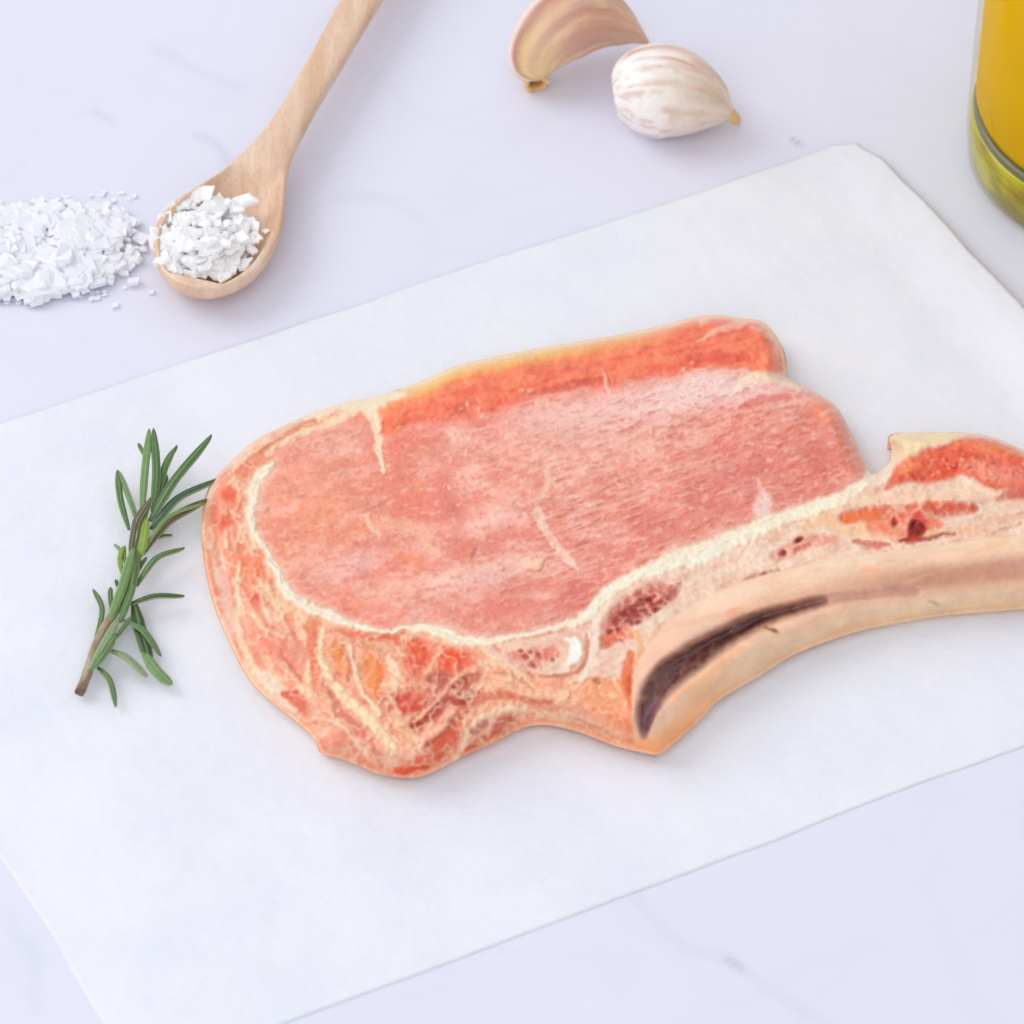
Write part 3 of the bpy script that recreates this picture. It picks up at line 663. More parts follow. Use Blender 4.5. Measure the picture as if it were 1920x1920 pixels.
    bm((186, 132, 108), sstep(0.18, 0.42, bq)*(1-sstep(0.5, 0.8, bq))*sstep(1450, 1750, X)*0.85); bm((196, 140, 118), sstep(0.2, 0.45, bq)*(1-sstep(0.5, 0.7, bq))*0.35)  # shading along the middle of the bone, painted into its colour
    bm((226, 196, 158), sstep(0.55, 0.9, bq)*0.8)
    bm((232, 178, 146), sstep(0.52, 0.7, nbn)*0.4)
    bm((246, 168, 112), (1-sstep(1230, 1420, X))*sstep(0.6, 0.85, bq)*0.95)
    bm((240, 186, 160), (1-sstep(1230, 1330, X))*(1-sstep(0.4, 0.6, bq))*0.6)
    K.blob(1375, 1148, 18, 9, (238, 158, 130), -20, 0.6); K.blob(1630, 1068, 16, 8, (240, 168, 126), 0, 0.6); K.blob(1900, 1060, 60, 10, (200, 150, 134), -4, 0.5)
    K.blob(1680, 1100, 22, 6, (176, 134, 112), -10, 0.5); K.blob(1752, 1130, 14, 3, (160, 130, 100), 25, 0.5)
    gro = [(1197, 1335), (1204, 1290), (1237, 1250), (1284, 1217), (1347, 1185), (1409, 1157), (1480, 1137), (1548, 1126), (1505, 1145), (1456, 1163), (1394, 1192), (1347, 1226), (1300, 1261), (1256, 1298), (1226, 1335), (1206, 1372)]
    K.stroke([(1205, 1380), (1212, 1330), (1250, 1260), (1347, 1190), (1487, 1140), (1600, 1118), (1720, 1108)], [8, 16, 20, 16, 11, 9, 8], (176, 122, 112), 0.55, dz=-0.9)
    K.poly(gro, (94, 50, 48), 12, 0.97, dz=-2.4); K.poly([(1204, 1340), (1212, 1290), (1245, 1250), (1290, 1218), (1350, 1188), (1410, 1161), (1490, 1138), (1440, 1156), (1380, 1184), (1310, 1224), (1262, 1262), (1232, 1300)], (64, 30, 32), 9, 0.4)  # dark membrane colour; the wide feather also paints shade onto the groove's edge
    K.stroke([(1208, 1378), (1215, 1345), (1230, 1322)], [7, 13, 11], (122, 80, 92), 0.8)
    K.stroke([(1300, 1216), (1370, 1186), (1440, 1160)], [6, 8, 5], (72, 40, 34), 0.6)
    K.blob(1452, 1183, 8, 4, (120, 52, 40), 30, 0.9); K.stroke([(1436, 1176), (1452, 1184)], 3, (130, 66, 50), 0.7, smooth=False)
    K.stroke([(1265, 1310), (1320, 1268), (1390, 1215)], [6, 8, 6], (246, 184, 142), 0.7)
    # ---- white seam on top of everything
    K.warp(6, 20, 90)
    K.stroke([p[:2] for p in SEAM], [p[2]*1.2 for p in SEAM], (250, 210, 184), 0.6, soft=1.1)
    K.stroke([p[:2] for p in SEAM], [p[2]*(0.62 if p[0] < 1060 else 0.95) for p in SEAM], (253, 236, 212), 0.96, soft=0.6, dz=0.12)
    K.stroke([(1240, 1070), (1316, 1045), (1400, 1010)], [5, 9, 5], (242, 238, 226), 0.6)

    # ---- fine grain of albedo
    g = fbm(X, Y, 7, 100, 3)-0.5
    K.C *= (1+0.16*g)[..., None]
    # pores/sheen streaks
    pass
    lu = K.C.mean(-1, keepdims=True); K.C = np.clip(lu+(K.C-lu)*1.08, 0.001, 1)**(0.93-0.08*mask)[..., None]
    K.C *= np.where((mbone > 0.5)[..., None], np.array([1.04, 1.01, 1.01]), 1.0)
    K.C *= (1+0.10*(fbm(X, Y, 34, 500, 3)-0.5)*2)[..., None]*np.array([1.0, 1.0, 0.97])
    ef = (0.55*(1-sstep(0, 9, D0+5*(fbm(X, Y, 14, 620, 2)-0.5))))[..., None]; K.C = K.C*(1-ef)+lin((254, 228, 204))*ef
    Cb = K.C.copy(); Cb[1:-1, 1:-1] = (K.C[1:-1, 1:-1]*4+K.C[:-2, 1:-1]*2+K.C[2:, 1:-1]*2+K.C[1:-1, :-2]*2+K.C[1:-1, 2:]*2)/12; K.C = Cb
    # ---- heights (mm)
    H = 9.0
    ny = np.where(ins, NY-Y, 0)/np.maximum(D0, 1e-3); nx = np.where(ins, NX-X, 0)/np.maximum(D0, 1e-3)   # direction to the nearest edge
    # smooth the wall width so corners stay soft
    Wd = 18+44*sstep(-0.15, 0.7, ny)+14*sstep(0.5, 1.0, np.abs(nx))
    def blur(A, it):
        for _ in range(it):
            B = A.copy(); B[1:-1, 1:-1] = (A[1:-1, 1:-1]*4+A[:-2, 1:-1]*2+A[2:, 1:-1]*2+A[1:-1, :-2]*2+A[1:-1, 2:]*2+A[:-2, :-2]+A[:-2, 2:]+A[2:, :-2]+A[2:, 2:])/16; A = B
        return A
    Wd = blur(Wd, 60)
    zb = np.minimum(H, 6.5+4.5*sstep(-0.15, -0.6, -(-ny)))          # height at the outline
    z_edge = 0.6+6.0*sstep(0.0, -0.6, ny)
    z_edge = blur(z_edge, 40)
    t = np.clip(D0/Wd, 0, 1)
    z = z_edge+(H-z_edge)*np.sin(t*math.pi/2)**1.2
    z = blur(z, 10)
    z = z+blur(K.Z, 4)-1.3*np.exp(-(((X-800)/120)**2+((Y-955)/75)**2))*mask-0.7*np.exp(-(((X-1020)/160)**2+((Y-1080)/40)**2))*mask+0.6*np.exp(-(((X-1200)/260)**2+((Y-880)/70)**2))*mask
    lum = K.C.mean(-1); det = lum-blur(lum, 22); det2 = lum-blur(lum, 5)
    z = z+(1-mask)*(1-mbone)*sstep(0, 14, D0)*(3.4*blur(det, 2)+0.35*det2)+mask*sstep(0, 14, D0)*(1.0*det+1.0*det2)
    z = z+mask*sstep(0, 60, D0)*(0.9*(fbm(X, Y, 120, 120, 2)-0.5)+0.65*(n2-0.5)*(0.4+0.6*rightm)+0.25*(n3-0.5))
    z = z+mc*0.9*sstep(0, 30, polydist(np.array(CAPL, float), X, Y)[0])*sstep(0, 25, D0)
    z = z+(1-mask)*(1-mbone)*sstep(4, 30, D0)*(0.9*(fbm(X, Y, 24, 130, 3)-0.5))
    z = z+mbone*(1.3*np.exp(-((bq-0.22)/0.16)**2))*sstep(0, 18, D0)
    z = z+0.12*(g)*sstep(0, 10, D0)
    z = np.maximum(z, 0.8)
    # ---- grid to meshes, outline vertices snapped to the smooth outline
    ny_, nx_ = X.shape
    cell = (ins[:-1, :-1] | ins[:-1, 1:] | ins[1:, 1:] | ins[1:, :-1])
    PX = np.where(ins, X, NX); PY = np.where(ins, Y, NY); ZZ = np.where(ins, z, blur(z, 3))
    W3 = P(PX, PY, ZP+ZZ*0.001)
    # global normals
    du = np.zeros_like(W3); dv = np.zeros_like(W3)
    du[:, 1:-1] = W3[:, 2:]-W3[:, :-2]; dv[1:-1] = W3[2:]-W3[:-2]
    Nn = np.cross(dv, du); Nn /= (np.linalg.norm(Nn, axis=-1, keepdims=True)+1e-12)
    Nn[~ins] = np.where(np.isfinite(Nn[~ins]), Nn[~ins], 0)
    Ni = np.where(ins[..., None], Nn, 0); Ns = np.zeros_like(Nn)
    for a in (-1, 0, 1):
        for b in (-1, 0, 1): Ns += np.roll(np.roll(Ni, a, 0), b, 1)
    Ns /= (np.linalg.norm(Ns, axis=-1, keepdims=True)+1e-12); Nn = np.where(ins[..., None], Nn, Ns)
    bad = (np.linalg.norm(Nn, axis=-1) < 0.5); Nn[bad] = (0, 0, 1)
    idx = np.arange(ny_*nx_).reshape(ny_, nx_)
    quads = np.stack([idx[1:, :-1], idx[1:, 1:], idx[:-1, 1:], idx[:-1, :-1]], -1)
    cx = 0.5*(X[:-1, :-1]+X[1:, 1:]); cy = 0.5*(Y[:-1, :-1]+Y[1:, 1:])
    seamd = polydist(catmull(SEAM, 4, False)[:, :2], cx, cy, vals=catmull(SEAM, 4, False)[:, 2]); seamm = (seamd[0]-seamd[3]) < 0
    inb = inside(catmull(bonep, 5), cx, cy); inl = inside(catmull(loin, 3), cx, cy)
    inband = inside(catmull(band, 3), cx, cy); incap = inside(catmull(cap, 3), cx, cy); inr = inside(catmull(rb, 3), cx, cy)
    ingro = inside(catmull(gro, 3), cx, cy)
    mar = (polydist(catmull([(1140, 1195), (1170, 1160), (1215, 1125), (1258, 1108)], 4, False), cx, cy)[0] < 22) | (polydist(catmull([(1590, 970), (1680, 975), (1760, 965), (1825, 955)], 4, False), cx, cy)[0] < 20)
    cls = np.zeros(cx.shape, int)                 # 0 outer muscle
    lower = inside([(600, 1150), (1200, 1150), (1200, 1480), (560, 1480), (585, 1380), (600, 1280)], cx, cy)
    cls[lower] = 6
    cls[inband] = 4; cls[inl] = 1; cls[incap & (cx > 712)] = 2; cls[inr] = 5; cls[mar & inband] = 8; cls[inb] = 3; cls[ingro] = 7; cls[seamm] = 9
    root = empty('pork_chop', P(1050, 1050, ZP), 'thick raw bone-in pork chop with long curved rib bone on white paper', 'meat')
    names = {0: ('rind_side_muscle', 'salmon streaked outer muscle round the left side'), 1: ('loin_muscle', None), 2: ('cap_muscle', 'orange red strip of muscle along the far edge'),
             3: ('rib_bone', None), 4: ('cartilage_band', None), 5: ('rib_meat', 'red scrap of meat on the rib by the right edge'), 6: ('flap', 'marbled flap with cream fat webbing and dark red pockets'),
             7: ('dark_groove', None), 8: ('marrow', None), 9: ('seam_fat', None)}
    Vall = W3.reshape(-1, 3); Call = np.clip(K.C.reshape(-1, 3), 0.002, 0.95); Nall = Nn.reshape(-1, 3)
    objs = {}
    def build(k, m_, par):
        q = quads[m_]
        if len(q) == 0: return
        u, inv = np.unique(q, return_inverse=True); f = inv.reshape(q.shape)
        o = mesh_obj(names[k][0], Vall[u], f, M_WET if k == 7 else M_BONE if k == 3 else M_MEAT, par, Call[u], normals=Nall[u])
        if names[k][1]: o['label'] = names[k][1]
        objs.setdefault(k, o)
    # connected pieces: slivers join their neighbour, real separate pieces become parts of their own
    work = np.where(cell, cls, -1); lab = np.full(cls.shape, -1); comps = []
    hh, ww = cls.shape
    for sweep_ in range(2):
        lab[:] = -1; comps = []; wl = work.tolist(); ll = lab.tolist()
        for i in range(hh):
            row = wl[i]
            for j in range(ww):
                if row[j] < 0 or ll[i][j] >= 0: continue
                k = row[j]; cid = len(comps); stack = [(i, j)]; ll[i][j] = cid; mem = []; nb_ = {}
                while stack:
                    a, b = stack.pop(); mem.append((a, b))
                    for a2, b2 in ((a+1, b), (a-1, b), (a, b+1), (a, b-1)):
                        if 0 <= a2 < hh and 0 <= b2 < ww:
                            q = wl[a2][b2]
                            if q == k:
                                if ll[a2][b2] < 0: ll[a2][b2] = cid; stack.append((a2, b2))
                            elif q >= 0: nb_[q] = nb_.get(q, 0)+1
                comps.append((k, mem, nb_))
        if sweep_ == 0:
            for k, mem, nb_ in comps:
                if len(mem) < 400 and nb_:
                    q = max(nb_, key=nb_.get)
                    for a, b in mem: work[a, b] = q
    order = [1, 2, 0, 6, 4, 5, 3, 9, 7, 8]
    for k, mem, nb_ in sorted(comps, key=lambda c: (order.index(c[0]), -len(c[1]))):
        m_ = np.zeros(cls.shape, bool); a = np.array(mem); m_[a[:, 0], a[:, 1]] = True
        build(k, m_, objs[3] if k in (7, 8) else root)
    # underside skirt: from the outline down to the paper
    O = out; Dx = np.roll(O, -1, 0)-np.roll(O, 1, 0); nrm = np.stack([Dx[:, 1], -Dx[:, 0]], 1); nrm /= np.linalg.norm(nrm, axis=1, keepdims=True)
    jj = np.clip(((O[:, 0]-K.xs[0])/2).round().astype(int), 0, nx_-1); ii = np.clip(((O[:, 1]-K.ys[0])/2).round().astype(int), 0, ny_-1)
    oz = ZZ[ii, jj]; top = P(O[:, 0], O[:, 1], ZP+oz*0.001)
    cen = top.mean(0)
    rows = []
    area2 = np.sum(O[:, 0]*np.roll(O[:, 1], -1)-np.roll(O[:, 0], -1)*O[:, 1])
    wn = np.stack([np.roll(top, -1, 0)[:, 1]-np.roll(top, 1, 0)[:, 1], -(np.roll(top, -1, 0)[:, 0]-np.roll(top, 1, 0)[:, 0])], 1)
    wn /= np.linalg.norm(wn, axis=1, keepdims=True)
    a3 = np.sum(top[:, 0]*np.roll(top[:, 1], -1)-np.roll(top[:, 0], -1)*top[:, 1])
    if a3 < 0: wn = -wn
    for fr, bul in ((0.0, -0.0002), (0.08, 0.0), (0.5, 0.0003), (0.85, -0.0002), (1.0, -0.0012)):
        v = top.copy(); v[:, 2] = ZP+(oz*0.001)*(1-fr)-0.0004*fr; back = sstep(3.0, 7.0, oz)
        v[:, :2] += wn*(bul*back-(0.0003+1.15*oz*0.001)*fr*sstep(0.15, -0.6, wn[:, 1]))[:, None]; rows.append(v)
    n = len(top); V = np.vstack(rows); f = []
    for r in range(4):
        a = np.arange(n)+r*n; b = np.roll(np.arange(n), -1)+r*n
        f.append(np.stack([a, b, b+n, a+n], -1))
    cc = np.tile(Call.reshape(ny_, nx_, 3)[ii, jj], (5, 1))
    mesh_obj('underside', V, np.vstack(f), M_MEAT, root, cc)
chop()

# ------------------------------------------------------------------ wooden spoon
SPOON = {}
def spoon():
    ZR = 0.0095
    rim = [(370, 538), (335, 528), (307, 507), (292, 480), (287, 450), (290, 425), (305, 396), (336, 366), (380, 338), (421, 312), (482, 257), (526, 198), (575, 117), (640, 0), (700, -105), (775, -235), (795, -250),
           (830, -240), (850, -215), (777, -105), (712, 0), (645, 110), (587, 205), (553, 272), (540, 315), (535, 360), (532, 400), (524, 432), (508, 465), (483, 497), (450, 521), (410, 536)]
    ol = catmull(rim, 6); OW = P(ol[:, 0], ol[:, 1], ZR)[:, :2]
    T = P(366, 538, ZR)[:2]; E = P(812, -250, ZR)[:2]
    ax = (E-T)/np.linalg.norm(E-T); pr = np.array([-ax[1], ax[0]])
    S = (OW-T)@ax; Q = (OW-T)@pr; Lm = S.max(); S0 = S.min()
    ns, nt = 200, 29
    uu = np.linspace(0, 1, ns); uu = np.where(uu < 0.5, 0.5*(2*uu)**1.6, uu); ss = S0+(Lm-S0)*(0.0004+uu*0.9992)
    lo = []; hi = []
    for s_ in ss:
        q = []
        for i in range(len(S)):
            a, b = S[i], S[(i+1) % len(S)]
            if (a-s_)*(b-s_) < 0: t = (s_-a)/(b-a); q.append(Q[i]+(Q[(i+1) % len(S)]-Q[i])*t)
        lo.append(min(q)); hi.append(max(q))
    lo, hi = np.array(lo), np.array(hi)
    tt = -np.cos(np.linspace(0, math.pi, nt)); tt = 0.6*tt+0.4*np.linspace(-1, 1, nt)
    s2 = ss[:, None]+0*tt[None]; q2 = (lo+hi)[:, None]/2+(hi-lo)[:, None]/2*tt[None]
    xy = T+s2[..., None]*ax+q2[..., None]*pr
    bl = 0.047; sn = (s2-S0)/bl                     # bowl length
    bowl = 1-sstep(0.62, 1.0, sn)
    inner = np.clip(1-(np.abs(tt)[None]/0.86)**2.4, 0, 1)*np.clip(1-np.abs((sn-0.475)/0.415)**2.2, 0, 1)
    depth = 0.0060*np.sqrt(inner)*(sn < 1)*1.0
    edge = np.sqrt(np.clip(1-np.abs(tt)**6, 0, 1))[None]
    rise = 0.0010*sstep(0.6, 2.2, sn)
    tipr = np.clip((s2-S0)/0.002, 0, 1)**0.5
    top = ZR+rise-depth-0.0008*(1-edge)+0.0006*(1-np.abs(tt)[None]**2)*(1-bowl)
    bot_b = ZR+rise-0.0020-0.0073*np.sqrt(np.clip(1-np.abs(tt)[None]**2.2, 0, 1)*np.clip(1-np.abs((sn-0.47)/0.47)**2.4, 0, 1))
    thick = 0.0058
    bot_h = ZR+rise-0.0020-(thick-0.0020)*np.sqrt(np.clip(1-np.abs(tt)[None]**3, 0, 1))
    k = sstep(0.5, 1.05, sn); bot = bot_b*(1-k)+bot_h*k
    bot = np.maximum(bot, 0.0004)
    Vt = np.concatenate([xy, top[..., None]], -1).reshape(-1, 3); Vb = np.concatenate([T+s2[..., None]*ax+(q2*1.0)[..., None]*pr, bot[..., None]], -1).reshape(-1, 3)
    idx = np.arange(ns*nt).reshape(ns, nt); f = np.stack([idx[:-1, :-1], idx[1:, :-1], idx[1:, 1:], idx[:-1, 1:]], -1)
    # split: bowl and handle are parts
    K = ns*nt
    ring_l = np.stack([idx[:-1, 0], idx[:-1, 0]+K, idx[1:, 0]+K, idx[1:, 0]], -1); ring_r = np.stack([idx[1:, -1], idx[1:, -1]+K, idx[:-1, -1]+K, idx[:-1, -1]], -1)
    V = np.vstack([Vt, Vb])
    cut = int(np.searchsorted(ss-S0, bl*1.05))
    root = empty('wooden_spoon', [*(T+ax*0.02), 0.0004], 'small pale wooden spoon holding white salt flakes, its long handle leaving at the top', 'spoon')
    endA = np.stack([idx[0, :-1], idx[0, 1:], idx[0, 1:]+K, idx[0, :-1]+K], -1); endB = np.stack([idx[-1, 1:], idx[-1, :-1], idx[-1, :-1]+K, idx[-1, 1:]+K], -1)
    # vertex normals shared over the cut so the joint does not show
    Fall = np.vstack([f.reshape(-1, 4), f[..., ::-1].reshape(-1, 4)+K, ring_l, ring_r, endA, endB])
    e1 = V[Fall[:, 2]]-V[Fall[:, 0]]; e2 = V[Fall[:, 3]]-V[Fall[:, 1]]; fn = np.cross(e1, e2)
    VN = np.zeros_like(V)
    for c in range(4): np.add.at(VN, Fall[:, c], fn)
    VN /= np.linalg.norm(VN, axis=1, keepdims=True)+1e-15
    sgn = 1 if VN[idx[ns//2, nt//2]][2] > 0 else -1
    for nm, a, b in (('bowl', 0, cut), ('handle', cut, ns-1)):
        F2 = [f[a:b].reshape(-1, 4), f[a:b, :, ::-1].reshape(-1, 4)+K, ring_l[a:b], ring_r[a:b], endA if a == 0 else endB]
        F2 = np.vstack(F2)
        if sgn < 0: F2 = F2[:, ::-1]
        u, inv = np.unique(F2, return_inverse=True)
        mesh_obj(nm, V[u], inv.reshape(F2.shape), M_WOOD, root, normals=(VN*sgn)[u])
    SPOON.update(T=T, ax=ax, pr=pr, ZR=ZR)
spoon()

# ------------------------------------------------------------------ salt
def flake(rs, cx, cy, cz, size, tilt, rnd):
    """an irregular thin crystal plate, some with a stepped hollow pyramid shape"""
    k = rnd.choice([4, 4, 4, 5, 5, 6]); a0 = rnd.uniform(0, 6.28)
    asp = rnd.uniform(0.55, 1.0)
    pts = []
    for i in range(k):
        a = a0+i*2*math.pi/k+rnd.uniform(-0.28, 0.28); r = size*rnd.uniform(0.72, 1.12)
        pts.append((r*math.cos(a), r*math.sin(a)*asp))
    th = size*rnd.uniform(0.08, 0.24)
    sh = rnd.uniform(0.45, 0.85); dn = rnd.uniform(-0.18, 0.18)*size
    v = [(x, y, -th) for x, y in pts]+[(x, y, th) for x, y in pts]+[(x*sh, y*sh, th+dn) for x, y in pts]
    f = [tuple(range(k-1, -1, -1))]+[(i, (i+1) % k, (i+1) % k+k, i+k) for i in range(k)]+[(i+k, (i+1) % k+k, (i+1) % k+2*k, i+2*k) for i in range(k)]+[tuple(range(2*k, 3*k))]
    from mathutils import Euler
    R = Euler((rnd.uniform(-tilt, tilt)*0.6, rnd.uniform(-tilt, tilt)*0.6, rnd.uniform(0, 6.28))).to_matrix()
    return [tuple(R @ Vector(p)+Vector((cx, cy, cz))) for p in v], f

def pile(name, label, spots, mat):
    V = []; Fc = []
    for vv, ff in spots:
        b = len(V); V += vv; Fc += [tuple(i+b for i in q) for q in ff]
    o = mesh_obj(name, V, Fc, mat, smooth=False)
    set_props(o, label, 'salt', None, 'stuff')
    return o
rnd = random.Random(21)
def mound(cx, cy, rx, ry, hf, seed, n=90, zmin=0.0):
    """the packed inside of a heap: a lumpy sheet the flakes are bedded in"""
    g = np.linspace(-1, 1, n); U, W = np.meshgrid(g, g)
    px = cx+rx*U; py = cy+ry*W; r = np.hypot(U, W)
    z = hf(px, py, r)*(0.62+0.55*fbm(px, py, 26, seed, 3))*(r < 1)
    V = P(px, py, np.maximum(z, 0)); keep = (r < 1.02)
    idx = np.arange(n*n).reshape(n, n); k = keep[:-1, :-1] & keep[1:, 1:]
    f = np.stack([idx[1:, :-1], idx[1:, 1:], idx[:-1, 1:], idx[:-1, :-1]], -1)[k]
    u, inv = np.unique(f, return_inverse=True); inv = inv.reshape(f.shape)
    VV = V.reshape(-1, 3)[u]; VV[:, 2] = np.maximum(VV[:, 2], zmin)
    return [tuple(v) for v in VV], [tuple(int(q) for q in t) for t in inv]
def salt():
    def hs(px, py, r): return 0.0045+0.0080*np.clip(1-r**2.0, 0, 1)
    sp = [mound(386, 447, 92, 72, lambda px, py, r: 0.0052+0.0055*np.clip(1-r**2, 0, 1), 310, 50, 0.0035)]
    for i in range(300):
        a = rnd.uniform(0, 6.283); r = math.sqrt(rnd.random())
        px = 386+r*97*math.cos(a); py = 446+r*79*math.sin(a)
        if px > 452 and py > 445 and rnd.random() < 0.8: continue
        z = 0.0052+0.0072*(1-r**2.0)+rnd.uniform(-0.001, 0.0012)
        z = max(z, 0.0084 if r > 0.85 else 0.0070)
        x, y, _ = P(px, py, z); s = rnd.choice([0.0010, 0.0014, 0.0018, 0.0022, 0.0027])
        sp.append(flake(0, x, y, z, s, 0.75, rnd))
    pile('salt_in_spoon', 'heap of coarse white salt flakes filling the wooden spoon bowl', sp, M_SALT)
    for k, (px, py, z, s, lb) in enumerate([(458, 376, 0.0100, 0.0034, 'large blocky white salt flake at the neck side of the spoon heap'),
                                   (472, 416, 0.0080, 0.0026, 'pale wedge shaped salt flake beside the heap, lying on the right of the spoon bowl'),
                                   (499, 433, 0.0074, 0.0012, 'tiny salt crumb alone near the right rim of the spoon bowl'),
                                   (458, 452, 0.0084, 0.0030, 'pointed salt flake at the lower right of the spoon heap'),
                                   (388, 364, 0.0105, 0.0026, 'upright pointed salt flake topping the far side of the spoon heap')]):
        x, y, _ = P(px, py, z); v, f = flake(0, x, y, z, s, 0.5, rnd)
        set_props(mesh_obj('salt_flake', v, f, M_SALT, smooth=False), lb, 'salt flake', 'loose salt flakes')
    def hp(px, py, r): return 0.0026*np.clip(1-r**2, 0, 1)**0.8
    cyf = lambda px: 470-(px-80)*0.10
    sp = [mound(70, 470, 185, 84, hp, 320, 90, 0.0001)]
    for i in range(620):
        a = rnd.uniform(0, 6.283); r = math.sqrt(rnd.random())
        px = 78+r*190*math.cos(a); py = cyf(px)+r*94*math.sin(a)
        h = 0.0030*(1-r**2)**0.8*(0.5+0.8*float(vnoise(np.array(px/40), np.array(py/30), 77)))
        z = 0.0009+h
        s = rnd.choice([0.0009, 0.0013, 0.0017, 0.0022, 0.0028, 0.0034])*(1 if r < 0.85 else 0.7)
        x, y, _ = P(px, py, z)
        sp.append(flake(0, x, y, max(z, s*0.3), s, 0.2+0.35*min(1, z/0.004), rnd))
    for i in range(40):
        px = rnd.uniform(-60, 270); py = cyf(px)+rnd.choice([-1, 1])*rnd.uniform(80, 100)
        x, y, _ = P(px, py, 0.0004); sp.append(flake(0, x, y, 0.0004, rnd.uniform(0.0005, 0.0012), 0.1, rnd))
    pile('spilled_salt', 'loose pile of coarse white salt flakes spilled on the marble left of the spoon', sp, M_SALT_T)
    for px, py, s, lb in [(249, 528, 0.0024, 'rounded white salt flake lying between the spilled pile and the spoon tip'),
                          (284, 548, 0.0010, 'tiny salt crumb on the marble just below left of the spoon tip'),
                          (98, 548, 0.0034, 'broad flat square salt flake at the near edge of the spilled pile'),
                          (215, 572, 0.0012, 'faint thin salt sliver alone on the marble in front of the spilled pile')]:
        x, y, _ = P(px, py, s*0.4); v, f = flake(0, x, y, s*0.45, s, 0.15, rnd)
        set_props(mesh_obj('salt_flake', v, f, M_SALT_T, smooth=False), lb, 'salt flake', 'loose salt flakes')
salt()

# ------------------------------------------------------------------ garlic
def sweep(name, spine, radii, secf, colf, parent, mat, ns=70, na=72):
    """spine: world points; secf(t,a) radial factor (side, up); closed tapered body"""
    sp = catmull([(*p, r) for p, r in zip(spine, radii)], 14, False); n = len(sp)
    V = []; C = []
    for i in range(n):
        p = sp[i, :3]; r = max(sp[i, 3], 1e-5)
        d = sp[min(i+1, n-1), :3]-sp[max(i-1, 0), :3]; d /= np.linalg.norm(d)
        side = np.cross(d, (0, 0, 1)); side /= np.linalg.norm(side); up = np.cross(side, d)
        t = i/(n-1)
        a = np.linspace(0, 2*math.pi, na, endpoint=False); fs = secf(t, a)*r
        v = p+np.cos(a)[:, None]*fs[:, None]*side+np.sin(a)[:, None]*fs[:, None]*up
        V.append(v); C.append(colf(t, a))
    V = np.vstack(V); C = np.vstack(C)
    f = []
    for i in range(n-1):
        a = np.arange(na)+i*na; b = np.roll(np.arange(na), -1)+i*na
        f.append(np.stack([a, a+na, b+na, b], -1))
    f = [tuple(q) for q in np.vstack(f)]
    f.append(tuple(range(na-1, -1, -1))); f.append(tuple(range((n-1)*na, n*na)))
    V[:, 2] = np.maximum(V[:, 2], 0.0002)
    return mesh_obj(name, V, f, mat, parent, C)

